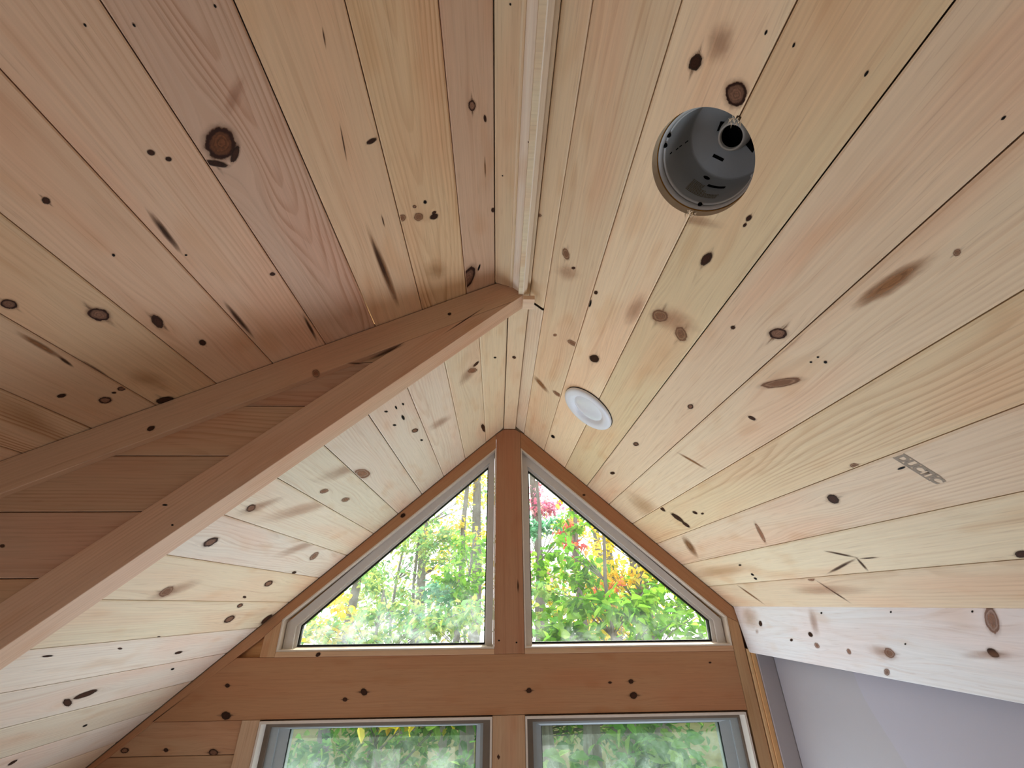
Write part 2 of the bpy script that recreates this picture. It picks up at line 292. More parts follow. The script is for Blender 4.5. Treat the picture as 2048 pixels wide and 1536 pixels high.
class Wood:
    def __init__(s):
        s.v = []; s.f = []; s.mi = []; s.A = {k: [] for k in ('guv', 'tint', 'kn', 'kt', 'ka', 'kin', 'krim')}; s.ring = []; s.ctr = []; s.n = 0; s.dk = 0
    def _add(s, P, faces, mi, guv=None, tint=None, ring=None, ctr=0.0, kn=None, kt=None, ka=None, kin=None, krim=None):
        n = len(P); s.v.append(P); z3 = np.zeros((n, 3))
        for key, val in (('guv', guv), ('tint', tint), ('kn', kn), ('kt', kt), ('ka', ka), ('kin', kin), ('krim', krim)):
            s.A[key].append(z3 if val is None else np.broadcast_to(np.asarray(val, float), (n, 3)))
        s.ring.append(np.zeros(n) if ring is None else ring); s.ctr.append(np.full(n, ctr))
        s.f += [tuple(int(i) + s.n for i in f) for f in faces]; s.mi += [mi] * len(faces); s.n += n
    # ring pattern of one board
    @staticmethod
    def board(seed, vmid, vw, tint=None, ctr=None, flat=None):
        r = random.Random(seed)
        t = np.array((.80, .67, .49)) * r.uniform(.93, 1.05) * np.array((1, r.uniform(.98, 1.02), r.uniform(.95, 1.05)))
        if tint is not None: t = t * np.array(tint)
        return dict(seed=seed % 97 + r.random(), c=vmid + (r.uniform(-.8, .8) * vw if flat is None else flat * vw), d0=r.uniform(.015, .10), sl=r.uniform(-.018, .018),
                    w=r.uniform(.004, .014), fq=r.uniform(1.2, 3.0), ph=r.uniform(0, 6.3), tint=t, ctr=r.choice((.10, .18, .25, .35)) if ctr is None else ctr)
    @staticmethod
    def ringf(b, u, v, knots):
        gv = v.copy()
        for k in knots:
            if k[5] in 'DREG' and k[3] > .004:
                R = min(k[2], .03)
                e = np.exp(-(((v - k[1]) / (1.5 * R)) ** 2 + ((u - k[0]) / (4.2 * R)) ** 2))
                gv = gv - (v - k[1]) * e * .9
        d = b['d0'] + b['sl'] * u + b['w'] * np.sin(u * b['fq'] + b['ph']) + .3 * b['w'] * np.sin(u * b['fq'] * 3.1 + b['ph'] * 2)
        return np.sqrt((gv - b['c']) ** 2 + d ** 2), gv
    def plank(s, fr, us, v0, v1, b, knots=(), bevel=.0028, gap=.0011, hole=None, end=True):
        """one tongue-and-groove board with eased edges"""
        us = np.asarray(us, float); nv = max(3, int(round((v1 - v0) / .0105)))
        a, c = v0 + gap, v1 - gap
        vs = np.linspace(a + bevel, c - bevel, nv); hs = np.zeros(nv)
        if hole is None:
            vv = np.concatenate([[a, a], vs, [c, c]]); hh = np.concatenate([[-.012, -.0016], hs, [-.0016, -.012]])
            U, V = np.meshgrid(us, vv, indexing='ij'); Hh = np.broadcast_to(hh, U.shape)
            u = U.ravel(); v = V.ravel(); rg, gv = s.ringf(b, u, v, knots); nn = len(vv)
            F = [(i * nn + j, i * nn + j + 1, (i + 1) * nn + j + 1, (i + 1) * nn + j) for i in range(len(us) - 1) for j in range(nn - 1)]
            s._add(fr.at(u, v, Hh.ravel()), F, 0, np.stack([u, gv, np.full_like(u, b['seed'])], 1), b['tint'], rg, b['ctr'])
        else:
            hu, hv, hr = hole
            segs = [(v0, a, -.012, -.0016), (a, a + bevel, -.0016, 0), (c - bevel, c, 0, -.0016), (c, v1, -.0016, -.012)]
            for (p, q, hp, hq) in segs:
                p_, q_ = (a, a) if p == v0 else ((c, c) if q == v1 else (p, q))
                for i in range(len(us) - 1):
                    um = (us[i] + us[i + 1]) / 2
                    if (um - hu) ** 2 + ((p_ + q_) / 2 - hv) ** 2 < hr ** 2: continue
                    u = np.array([us[i], us[i], us[i + 1], us[i + 1]]); v = np.array([p_, q_, q_, p_]); h = np.array([hp, hq, hq, hp])
                    rg, gv = s.ringf(b, u, v, knots)
                    s._add(fr.at(u, v, h), [(0, 1, 2, 3)], 0, np.stack([u, gv, np.full_like(u, b['seed'])], 1), b['tint'], rg, b['ctr'])
            s._cdt(fr, [(us[0], vs[0]), (us[-1], vs[0]), (us[-1], vs[-1]), (us[0], vs[-1])], b, knots, .011, hole=hole)
        s.decals(fr, knots, us[0], us[-1], a + bevel * .6, c - bevel * .6)
    def _cdt(s, fr, poly, b, knots, step, hole=None, rot=0.0):
        pts = [Vector(p) for p in poly]; n0 = len(pts); edges = []
        per = []
        for i in range(n0):
            p, q = pts[i], pts[(i + 1) % n0]; k = max(1, int((q - p).length / step))
            per += [p + (q - p) * (j / k) for j in range(k)]
        arr = list(per); edges = [(i, (i + 1) % len(per)) for i in range(len(per))]
        xs = [p.x for p in pts]; ys = [p.y for p in pts]
        circ = None
        if hole:
            hu, hv, hr = hole; m = 96; base = len(arr)
            circ = [Vector((hu + hr * math.cos(6.283185 * i / m), hv + hr * math.sin(6.283185 * i / m))) for i in range(m)]
            inside = [min(ys) < c.y < max(ys) for c in circ]
            idx = {}
            for i, c in enumerate(circ):
                if inside[i]: idx[i] = len(arr); arr.append(c)
            edges += [(idx[i], idx[(i + 1) % m]) for i in range(m) if inside[i] and inside[(i + 1) % m]]
        def inpoly(x, y):
            r = False
            for i in range(n0):
                a, c = pts[i], pts[(i + 1) % n0]
                if (a.y > y) != (c.y > y) and x < (c.x - a.x) * (y - a.y) / (c.y - a.y) + a.x: r = not r
            return r
        x = min(xs) + step * .5
        while x < max(xs):
            y = min(ys) + step * .5
            while y < max(ys):
                if inpoly(x, y) and not (hole and (x - hole[0]) ** 2 + (y - hole[1]) ** 2 < (hole[2] + step * .4) ** 2):
                    arr.append(Vector((x, y)))
                y += step
            x += step
        res = delaunay_2d_cdt(arr, edges, [], 0, 1e-6)
        V = res[0]; F = []
        for f in res[2]:
            cx = sum(V[i].x for i in f) / len(f); cy = sum(V[i].y for i in f) / len(f)
            if not inpoly(cx, cy): continue
            if hole and (cx - hole[0]) ** 2 + (cy - hole[1]) ** 2 < (hole[2] * .9985) ** 2: continue
            F.append(tuple(f))
        u = np.array([p.x for p in V]); v = np.array([p.y for p in V])
        c_, s_ = math.cos(rot), math.sin(rot); gu = u * c_ + v * s_; gv0 = -u * s_ + v * c_
        kr = [(k[0] * c_ + k[1] * s_, -k[0] * s_ + k[1] * c_) + tuple(k[2:]) for k in knots]
        rg, gv = s.ringf(b, gu, gv0, kr)
        s._add(fr.at(u, v, 0), F, 0, np.stack([gu, gv, np.full_like(u, b['seed'])], 1), b['tint'], rg, b['ctr'])
    def piece(s, fr, poly, thick, b, knots=(), step=.014, rot=0.0, ease=.0012, back=False):
        """a flat-faced trim board of any outline, its edges eased, `thick` deep"""
        pts = [np.array(p, float) for p in poly]; n = len(pts)
        area = sum(pts[i][0] * pts[(i + 1) % n][1] - pts[(i + 1) % n][0] * pts[i][1] for i in range(n))
        if area < 0: pts = pts[::-1]
        def inset(d):
            out = []
            for i in range(n):
                p, q, r = pts[i - 1], pts[i], pts[(i + 1) % n]
                e1 = (q - p) / np.linalg.norm(q - p); e2 = (r - q) / np.linalg.norm(r - q)
                n1 = np.array([-e1[1], e1[0]]); n2 = np.array([-e2[1], e2[0]])
                bis = n1 + n2; out.append(q + bis * d / max(.35, (bis @ bis) / 2))
            return out
        f2 = inset(ease)
        s._cdt(fr, [tuple(p) for p in f2], b, knots, step, rot=rot)
        c_, s_ = math.cos(rot), math.sin(rot)
        loops = [(f2, 0.0), (pts, -ease), (pts, -thick)]
        for (A, ha), (B, hb) in zip(loops[:-1], loops[1:]):
            for i in range(n):
                j = (i + 1) % n
                q = np.array([A[i], A[j], B[j], B[i]]); h = np.array([ha, ha, hb, hb])
                gu = q[:, 0] * c_ + q[:, 1] * s_; gv = -q[:, 0] * s_ + q[:, 1] * c_ - h
                rg, g2 = s.ringf(b, gu, gv, ())
                s._add(fr.at(q[:, 0], q[:, 1], h), [(0, 3, 2, 1)], 0, np.stack([gu, g2, np.full(4, b['seed'])], 1), b['tint'], rg, b['ctr'])
        vs = [p[1] for p in pts]; us = [p[0] for p in pts]
        s.decals(fr, knots, min(us), max(us), min(vs), max(vs), rot)
    def decals(s, fr, knots, u0, u1, v0, v1, rot=0.0):
        for (cu, cv, A, B, ang, kind, tail) in knots:
            s.dk += 1
            if kind in 'DREGP': A, B = A * .86, B * .86
            ci, cr, ai, ar, so = KC[kind]; rr = random.Random(int((cu * 7919 + cv * 104729) * 1000))
            th = math.radians(ang); ct, st = math.cos(th), math.sin(th)
            big = 1.7 if kind in 'DREGP' else 1.35
            ex = big * math.hypot(A * ct, B * st); ey = big * math.hypot(A * st, B * ct); m_ = math.sqrt(A * B)
            if tail: ex = max(ex, 3.7 * m_); ey = max(ey, .8 * m_)
            a0, a1 = max(u0, cu - ex), min(u1, cu + ex); b0, b1 = max(v0, cv - ey), min(v1, cv + ey)
            if a1 - a0 < 1e-4 or b1 - b0 < 1e-4: continue
            u = np.array([a0, a1, a1, a0]); v = np.array([b0, b0, b1, b1])
            du, dv = u - cu, v - cv
            ku = (du * ct + dv * st) / A; kv = (-du * st + dv * ct) / B
            c_, s_ = math.cos(rot), math.sin(rot); tu = (du * c_ + dv * s_) / m_; tv = (-du * s_ + dv * c_) / m_
            sd = rr.uniform(0, 50); j = rr.uniform(.8, 1.2)
            s._add(fr.at(u, v, .0003 + (s.dk % 24) * .00003), [(0, 1, 2, 3)], 1, kn=np.stack([ku, kv, np.full(4, sd)], 1), kt=np.stack([tu, tv, np.full(4, float(tail))], 1),
                   ka=(ai, ar, so), kin=np.array(ci) * j, krim=np.array(cr) * j)
    def box(s, p0, p1, b, axis=0):
        x0, y0, z0 = p0; x1, y1, z1 = p1
        P = np.array([(x0, y0, z0), (x1, y0, z0), (x1, y1, z0), (x0, y1, z0), (x0, y0, z1), (x1, y0, z1), (x1, y1, z1), (x0, y1, z1)], float)
        gu = P[:, axis]; gv = P[:, (axis + 1) % 3] + P[:, (axis + 2) % 3]
        rg, g2 = s.ringf(b, gu, gv, ())
        Pz = P.copy(); Pz[:, 2] += Z0
        s._add(Pz, [(0, 3, 2, 1), (4, 5, 6, 7), (0, 1, 5, 4), (1, 2, 6, 5), (2, 3, 7, 6), (3, 0, 4, 7)], 0, np.stack([gu, g2, np.full(8, b['seed'])], 1), b['tint'], rg, b['ctr'])
    def poly3(s, pts, b):
        """a plain flat backing face"""
        P = np.array(pts, float); rg, g2 = s.ringf(b, P[:, 1], P[:, 0], ())
        Pz = P.copy(); Pz[:, 2] += Z0
        s._add(Pz, [tuple(range(len(P)))], 0, np.stack([P[:, 1], P[:, 0], np.full(len(P), b['seed'])], 1), b['tint'], rg, 0.05)
    def build(s, name, parent=None):
        me = bpy.data.meshes.new(name); P = np.concatenate(s.v)
        me.from_pydata(P.tolist(), [], s.f)
        me.materials.append(M['pine'])
        if any(s.mi): me.materials.append(M['knot'])
        me.polygons.foreach_set('material_index', np.array(s.mi, np.int32))
        for k, L in s.A.items():
            if k in ('tint', 'kin', 'krim'):
                a = me.attributes.new(k, 'FLOAT_COLOR', 'POINT'); D = np.ones((s.n, 4), np.float32); D[:, :3] = np.concatenate(L)
                a.data.foreach_set('color', D.ravel())
            else:
                a = me.attributes.new(k, 'FLOAT_VECTOR', 'POINT'); a.data.foreach_set('vector', np.concatenate(L).astype(np.float32).ravel())
        for k, L in (('ring', s.ring), ('ctr', s.ctr)):
            a = me.attributes.new(k, 'FLOAT', 'POINT'); a.data.foreach_set('value', np.concatenate(L).astype(np.float32))
        me.update(); o = bpy.data.objects.new(name, me); C.objects.link(o)
        if parent is not None:
            o.parent = parent; o.matrix_parent_inverse = Matrix.Translation(-Vector(parent.location))
        return o

class MB:
    """plain mesh builder (world metres, z measured from eye level)"""
    def __init__(s): s.v = []; s.f = []; s.sm = []
    def add(s, pts, faces, smooth=False):
        n = len(s.v); s.v += [(float(p[0]), float(p[1]), float(p[2]) + Z0) for p in pts]; s.f += [tuple(i + n for i in f) for f in faces]; s.sm += [smooth] * len(faces)
    def box(s, p0, p1):
        x0, y0, z0 = p0; x1, y1, z1 = p1
        s.add([(x0, y0, z0), (x1, y0, z0), (x1, y1, z0), (x0, y1, z0), (x0, y0, z1), (x1, y0, z1), (x1, y1, z1), (x0, y1, z1)],
              [(0, 3, 2, 1), (4, 5, 6, 7), (0, 1, 5, 4), (1, 2, 6, 5), (2, 3, 7, 6), (3, 0, 4, 7)])
    def ring(s, outer, inner, y0, y1, yi=None):
        """picture-frame ring in the gable plane: front face at y0, sides back to y1"""
        n = len(outer); yi = y0 if yi is None else yi
        L = [[(p[0], y1, p[1]) for p in outer], [(p[0], y0, p[1]) for p in outer], [(p[0], yi, p[1]) for p in inner], [(p[0], y1, p[1]) for p in inner]]
        P = sum(L, []); F = []
        for a in range(3):
            for i in range(n):
                j = (i + 1) % n; F.append((a * n + i, a * n + j, (a + 1) * n + j, (a + 1) * n + i))
        s.add(P, F)
    def tube(s, path, rad, seg=8, cap=False):
        rings = []; n0 = 0; P = []; F = []
        for i, p in enumerate(path):
            p = np.array(p); d = np.array(path[min(i + 1, len(path) - 1)]) - np.array(path[max(i - 1, 0)]); d = d / (np.linalg.norm(d) + 1e-9)
            a = np.cross(d, (0, 1, 0) if abs(d[1]) < .9 else (1, 0, 0)); a /= np.linalg.norm(a); b = np.cross(d, a)
            r = rad[i] if hasattr(rad, '__len__') else rad
            P += [p + r * (math.cos(6.2832 * k / seg) * a + math.sin(6.2832 * k / seg) * b) for k in range(seg)]
        for i in range(len(path) - 1):
            for k in range(seg):
                l = (k + 1) % seg; F.append((i * seg + k, i * seg + l, (i + 1) * seg + l, (i + 1) * seg + k))
        s.add(P, F, True)
    def lathe(s, o, ax, prof, seg=64):
        """profile (radius, height along ax) turned about ax through o"""
        o = np.array(o, float); ax = np.array(ax, float); ax /= np.linalg.norm(ax)
        a = np.cross(ax, (0, 1, 0)); a /= np.linalg.norm(a); b = np.cross(ax, a)
        P = []; F = []
        for (r, h) in prof:
            P += [o + ax * h + r * (math.cos(6.283185 * k / seg) * a + math.sin(6.283185 * k / seg) * b) for k in range(seg)]
        for i in range(len(prof) - 1):
            for k in range(seg):
                l = (k + 1) % seg; F.append((i * seg + k, i * seg + l, (i + 1) * seg + l, (i + 1) * seg + k))
        s.add(P, F, True)
    def build(s, name, mat, parent=None):
        me = bpy.data.meshes.new(name); me.from_pydata(s.v, [], s.f); me.materials.append(mat)
        me.polygons.foreach_set('use_smooth', s.sm); me.update()
        o = bpy.data.objects.new(name, me); C.objects.link(o)
        if parent is not None:
            o.parent = parent; o.matrix_parent_inverse = Matrix.Translation(-Vector(parent.location))
        return o

def within(knots, v0, v1, u0=-99, u1=99):
    return [k for k in knots if v0 <= k[1] < v1 and u0 <= k[0] < u1]
# ------------------------------------------------------------------ roof planes (z from eye level)
SR, SL, SS = .8958, .8799, .4977
def zr(x): return .8714 - SR * (x - .1495)          # right slope
def zl(x): return .8186 + SL * (x + .067)           # left main slope
def zs(x): return .9629 + SS * (x - .0759)          # shallower dormer slope
kR, kL, kS = math.hypot(1, SR), math.hypot(1, SL), math.hypot(1, SS)
FR = Frame((.1495, 0, zr(.1495)), (0, 1, 0), (1, 0, -SR), (-SR, 0, -1))
FL = Frame((-.067, 0, zl(-.067)), (0, 1, 0), (-1, 0, -SL), (SL, 0, -1))
FS_ = Frame((-.0128, 0, zs(-.0128)), (0, 1, 0), (-1, 0, -SS), (SS, 0, -1))
YW, YB, XL, XP = 2.2, -3.6, -1.9, 1.262
near = np.concatenate([np.linspace(YB, -.2, 18)[:-1], np.arange(-.2, 2.2051, .0105)])

# right slope, with the hole sawn for the recessed light
HOLE = (.4395, .2777, .0925)
w = Wood()
xs = [.1016, .1495, .262, .3745, .4885, .599, .7115, .823, .935, 1.0452, 1.1455]
tints = [(1.06, 1.0, .98), (1.08, 1.02, .98), (1.12, 1.07, 1.02), (1.12, 1.06, 1.0), (1.12, 1.06, 1.0), (1.12, 1.08, 1.05), (1.04, .99, .93), (1.0, .97, .95), (1.05, 1.03, 1.04), (1.0, .98, .96), (1.03, 1.02, 1.03)]
ctrs = [.1, .35, .15, .15, .12, .2, .5, .45, .12, .3, .3]
for i in range(10):
    v0, v1 = (xs[i] - .1495) * kR, (xs[i + 1] - .1495) * kR
    b = Wood.board(300 + i, (v0 + v1) / 2, v1 - v0, tints[i], ctrs[i])
    kn = within(KNOTS['RR'], v0, v1)
    if i == 0:
        ysp = near[near < 1.078]; w.plank(FR, ysp, v0, v1, b, within(kn, v0, v1, -9, 1.08))
        b2 = Wood.board(390, (v0 + v1) / 2, v1 - v0, (1.05, 1.06, 1.08), .2); w.plank(FR, np.arange(1.082, 2.2051, .0105), v0, v1, b2, within(kn, v0, v1, 1.08))
    else:
        w.plank(FR, near, v0, v1, b, kn, hole=HOLE if i in (2, 3) else None, bevel=.0028 if i < 5 else .0048)
bk = Wood.board(1, 0, 1)
w.poly3([(.0, YB, zr(.0) + .3), (1.5, YB, zr(1.5) + .3), (1.5, YW + .2, zr(1.5) + .3), (.0, YW + .2, zr(.0) + .3)], bk)
ceil_r = tag(w.build('ceiling'), 'right ceiling slope of pale knotty pine boards with a round sawn hole', 'ceiling', kind='structure')
# wooden wall of the sawn hole
m = MB(); hc = FR.at(np.array(HOLE[0]), np.array(HOLE[1])); hc = np.array([hc[0], hc[1], hc[2] - Z0]); up = -FR.N
rr = random.Random(4); seg = 72; P = []
for h in (.0002, .018):
    P += [hc + up * h + HOLE[2] * (math.cos(6.283185 * k / seg) * FR.U + math.sin(6.283185 * k / seg) * FR.V) for k in range(seg)]
m.add(P, [(k, (k + 1) % seg, seg + (k + 1) % seg, seg + k) for k in range(seg)], True)
# torn fibres where the saw crossed the board joint
for (cu, sgn) in ((HOLE[0] - HOLE[2] * .96, -1), (HOLE[0] + HOLE[2] * .96, 1)):
    for k in range(22):
        q = hc + FR.U * (cu - HOLE[0] + rr.uniform(-.007, .004) * sgn) + FR.V * (((.3745 - .1495) * kR - HOLE[1]) + rr.uniform(-.012, .008)) + FR.N * .0008
        d = FR.U * rr.uniform(-.008, .008) + FR.V * rr.uniform(-.006, .006) + FR.N * rr.uniform(0, .004); e = np.cross(d, FR.N); e = e / (np.linalg.norm(e) + 1e-9) * .0009
        m.add([q - e, q + e, q + d], [(0, 1, 2)])
rim = m.build('hole_edge', M['splinter'], ceil_r); rim['label'] = 'sawn wooden edge of the round hole with torn fibres'
# grey ink stamp across one board
cu = bpy.data.curves.new('ink_stamp', 'FONT'); cu.body = 'DUCTIC'; cu.size = .030; cu.space_character = .90; cu.offset = .0016; cu.align_x = 'LEFT'
to = bpy.data.objects.new('ink_stamp_text', cu); C.objects.link(to); bpy.context.view_layer.update()
me = bpy.data.meshes.new_from_object(to.evaluated_get(bpy.context.evaluated_depsgraph_get())); bpy.data.objects.remove(to)
vs = np.array([v.co[:] for v in me.vertices]); ex = vs[:, 0].max() - vs[:, 0].min(); ey = vs[:, 1].max() - vs[:, 1].min()
sx, sy = .084 / ex, .024 / ey
for v in me.vertices:
    X, Y = (v.co.x - vs[:, 0].min()) * sx, (v.co.y - vs[:, 1].min()) * sy
    p = FR.at(np.array(.793 - Y), np.array(.912 + X), .0005); v.co = Vector(p)
n = len(me.vertices); bm = bmesh.new(); bm.from_mesh(me)
for (a0, a1) in ((.7915, .7945), (.7670, .7695)):     # the worn bands above and below the letters
    q = [bm.verts.new(Vector(FR.at(np.array(a), np.array(vv), .00045))) for a, vv in ((a0, .911), (a1, .911), (a1, .985), (a0, .985))]; bm.faces.new(q)
bm.to_mesh(me); bm.free(); me.materials.append(M['ink'])
st = bpy.data.objects.new('ink_stamp', me); C.objects.link(st); st.parent = ceil_r; st['label'] = 'grey ink stamp printed across one board'

# left main slope beyond the dormer cheek
w = Wood()
xl = [.0328, -.067, -.1809, -.2936, -.4033, -.5179, -.6297, -.7457, -.8598, -.9762, -1.0923, -1.2009, -1.314, -1.427, -1.540, -1.655, -1.77, -1.885, -2.0]
far = np.arange(1.02, 2.2051, .0105)
for i in range(len(xl) - 1):
    v0, v1 = (-.067 - xl[i]) * kL, (-.067 - xl[i + 1]) * kL
    b = Wood.board(500 + i, (v0 + v1) / 2, v1 - v0, [(1.02, 1.0, 1.0), (1.0, 1.0, 1.05), (1.04, 1.08, 1.2), (1.05, 1.10, 1.26), (1.0, 1.03, 1.12), (1.04, 1.09, 1.22), (1.02, 1.06, 1.16), (1.04, 1.08, 1.18)][i % 8], [.1, .2, .25, .15, .3, .2, .25, .35][i % 8])
    w.plank(FL, far, v0, v1, b, within(KNOTS['LM'], v0, v1), bevel=.0034)
w.poly3([(.26, 1.06, zl(.26) + .12), (-2.1, 1.06, zl(-2.1) + .12), (-2.1, YW + .2, zl(-2.1) + .12), (.26, YW + .2, zl(.26) + .12)], bk)
tag(w.build('ceiling'), 'left main ceiling slope of bright cream pine boards running down beside the gable window', 'ceiling', kind='structure')

# dormer slope, near
w = Wood()
xsn = [-.0128] + [-.103 - .1342 * i for i in range(14)]
nears = np.concatenate([np.linspace(YB, -.2, 18)[:-1], np.arange(-.2, 1.0205, .0105)])
for i in range(len(xsn) - 1):
    v0, v1 = (-.0128 - xsn[i]) * kS, (-.0128 - xsn[i + 1]) * kS
    b = Wood.board(700 + i, (v0 + v1) / 2, v1 - v0, [(.90, .77, .71), (.94, .82, .73), (.92, .78, .73), (.89, .76, .71), (.90, .77, .71), (.88, .75, .69), (.86, .73, .66)][i % 7], [.12, 1.25, .25, .75, .3, .15, .18][i % 7], flat=[None, .06, None, -.1, .3, None, None][i % 7])  # tints lowered, the dormer's shade is put into the board colour
    if i == 1: b.update(sl=.055, d0=.004, w=.002)
    if i == 3: b.update(sl=.075, d0=.0, w=.006, fq=5.0)
    w.plank(FS_, nears, v0, v1, b, within(KNOTS['SH'], v0, v1), bevel=.0022, gap=.0009)
w.poly3([(.26, YB, zs(.26) + .12), (-2.1, YB, zs(-2.1) + .12), (-2.1, 1.3, zs(-2.1) + .12), (.26, 1.3, zs(.26) + .12)], bk)
tag(w.build('ceiling'), 'near ceiling slope of the dormer, its shade put into the tint, with the large brown round knot', 'ceiling', kind='structure')

# ridge boards
w = Wood()
FG = Frame((0, 0, .899), (0, 1, 0), (1, 0, 0), (0, 0, -1))
w.piece(FG, [(YB, .0335), (2.1995, .0335), (2.1995, .1008), (YB, .1008)], .03, Wood.board(41, .067, .07, (1, .95, .92), .12), [(1.42, .0640, .012, .008, 20, 'D', 1.5)], step=.016)
tag(w.build('trim_1'), 'flat pine board along the ridge between both slopes, ending over the centre post', 'trim', kind='structure')
w = Wood()
pr = [(-.0128, .9172), (.0425, .8975), (.0765, .8680), (.0765, .93), (-.0128, .95)]
e1 = Frame((-.0128, 0, .9172), (0, 1, 0), (pr[1][0] - pr[0][0], 0, pr[1][1] - pr[0][1]), (-(pr[0][1] - pr[1][1]), 0, -(pr[1][0] - pr[0][0])))
w.piece(e1, [(YB, 0), (.9985, 0), (.9985, .0587), (YB, .0587)], .02, Wood.board(43, .03, .06, (.98, .90, .85), .15), [(.62, .02, .002, .002, 0, 'P', 0), (.30, .03, .002, .002, 0, 'P', 0)], step=.014)
e2 = Frame((.0425, 0, .8975), (0, 1, 0), (.034, 0, -.0295), (-.0295, 0, -.034))
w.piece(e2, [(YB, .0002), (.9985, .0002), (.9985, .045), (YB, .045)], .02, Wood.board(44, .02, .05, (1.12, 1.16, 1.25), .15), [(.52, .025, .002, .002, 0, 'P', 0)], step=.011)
w.box((.0765 - .015, YB, .8695), (.0765, .9985, .94), Wood.board(45, 0, .05))
tag(w.build('trim_2'), 'ridge trim overhead with a pale slanted face, running from the top edge to the beam tip', 'trim', kind='structure')

# dormer cheek: boards, top trim, bottom beam
FC = Frame((0, 1.0, 0), (1, 0, 0), (0, 0, 1), (0, -1, 0))
FC2 = Frame((0, 1.019, 0), (1, 0, 0), (0, 0, 1), (0, -1, 0))
w = Wood(); seams = [.70, .623, .481, .340, .202, .060, -.08, -.22, -.36, -.50]
for i in range(len(seams) - 1):
    t, bt = seams[i] - .0007, seams[i + 1] + .0007
    # between the dormer slope and the main slope
    xr_t, xr_b = (t - zl(0)) / SL + .01, (bt - zl(0)) / SL + .01
    xl_t, xl_b = (t - .9629) / SS + .0759, (bt - .9629) / SS + .0759
    pl = [(max(xl_b, -2.0), bt), (xr_b, bt), (xr_t, t), (max(xl_t, -2.0), t)]
    if xr_b - pl[0][0] < .02: continue
    w.piece(FC2, pl, .02, Wood.board(800 + i, (t + bt) / 2, .14, (.80, .67, .62), [.2, .4, .5, .5, .35, .2, .2, .2, .2][i]), ease=.002)  # dark tint holds the shade of a face turned from the window
w.poly3([(.0759, 1.045, zs(.0759) + .05), (-2.0, 1.045, zs(-2.0) + .05), (-2.0, 1.045, zl(-2.0)), (.0759, 1.045, zl(.0759))], bk)
tag(w.build('wall_dormer'), 'triangular cheek wall of horizontal pine boards, tinted darker for shade, between the two left slopes', 'wall', kind='structure')
w = Wood(); A1 = math.atan(SS); A2 = math.atan(SL)  # both trim tints below carry some of the cheek's shade
w.piece(FC, [(-2.0, zs(-2.0) - .104), (.0458, .8439 + .0005), (.0763, .8700), (.0763, zs(.0763) - .004), (-2.0, zs(-2.0) - .001)], .02, Wood.board(61, .0, .1, (.84, .71, .64), .2),
        [k for k in KNOTS['CH'] if k[1] > zs(k[0]) - .104], rot=A1)
tag(w.build('trim_3'), 'upper trim board on the cheek wall, tight against the shade-tinted dormer ceiling', 'trim', kind='structure')
w = Wood()
w.piece(FC, [(-2.0, zl(-2.0) - .0745), (.0763, zl(.0763) - .0745), (.0763, .8692), (.0453, .8429), (-.2786, zl(-.2786) + .05), (-2.0, zl(-2.0) + .05)], .068, Wood.board(62, .1, .1, (.85, .73, .66), .2),
        [k for k in KNOTS['CH'] if k[1] <= zs(k[0]) - .104], rot=A2)
w.box((.0770, 1.0, .851), (.1135, 1.05, .8665), Wood.board(63, 0, .05, (1.0, .92, .86), .2))
tag(w.build('trim_4'), 'heavy boxed trim beam slanting down left with a pale lit underside', 'trim', kind='structure')

# ------------------------------------------------------------------ gable wall
FW = Frame((0, YW, 0), (1, 0, 0), (0, 0, 1), (0, -1, 0))
HD = KNOTS['HD']
orange = (.66, .45, .36)  # gable pine tint darkened, its backlit shade put into the colour
def gp(name, poly, seed, label, rot=0.0, tint=orange, thick=.17, knots=(), ctr=.15, y=None, step=.014, cat='trim'):
    w = Wood(); fr = FW if y is None else Frame((0, y, 0), (1, 0, 0), (0, 0, 1), (0, -1, 0))
    vm = np.mean([-p[0] * math.sin(rot) + p[1] * math.cos(rot) for p in poly])
    w.piece(fr, poly, thick, Wood.board(seed, vm, .14, tint, ctr), knots, rot=rot, step=step)
    return tag(w.build(name), label, cat, kind='structure')
def inbox(x0, x1, z0, z1): return [k for k in HD if x0 < k[0] < x1 and z0 < k[1] < z1]
WL = lambda x: -.051 + .8519 * (x + .9884)          # top edge of the left opening
WR = lambda x: .783 - .8675 * (x - .1295)           # top edge of the right opening
HZ0, HZ1 = -.4150, -.1972
gp('trim_5', [(-1.43, HZ0), (1.0975, HZ0 + .001), (1.0975, HZ1), (-1.151, HZ1)], 71, 'wide horizontal header board between upper and lower windows', knots=inbox(-1.5, 1.09, HZ0, HZ1), ctr=.12)
gp('trim_6', [(-.0095, HZ1 + .0008), (.1290, HZ1 + .0008), (.1290, zr(.129) - .012), (.0990, .8975), (.0345, .8975), (-.0095, zl(-.0095) - .002)], 72, 'centre post between the two triangular upper windows', rot=math.pi / 2, knots=inbox(-.01, .129, HZ1, .9))
gp('trim_7', [(-.0145, -1.62), (.1245, -1.62), (.1245, HZ0 - .0008), (-.0145, HZ0 - .0008)], 73, 'short post below the header between the lower windows', rot=math.pi / 2, tint=(.74, .60, .52), knots=inbox(-.0145, .1245, -.7, HZ0))
gp('trim_8', [(-1.90, zl(-1.9) + .03 - .004), (-1.57, -.538), (-1.437, -.4278), (-1.1524, HZ1), (-1.1524, -.1951), (-1.053, -.1145), (-.9884, -.051), (-.0105, WL(-.0105)), (-.0105, zl(-.0105) - .002), (-1.90, zl(-1.9) - .002)], 74,
   'slanted trim along the left edge of the gable under the cream ceiling', rot=math.atan(.87), knots=[k for k in HD if k[0] < -.02 and k[1] > WL(k[0]) and k[1] > HZ1])
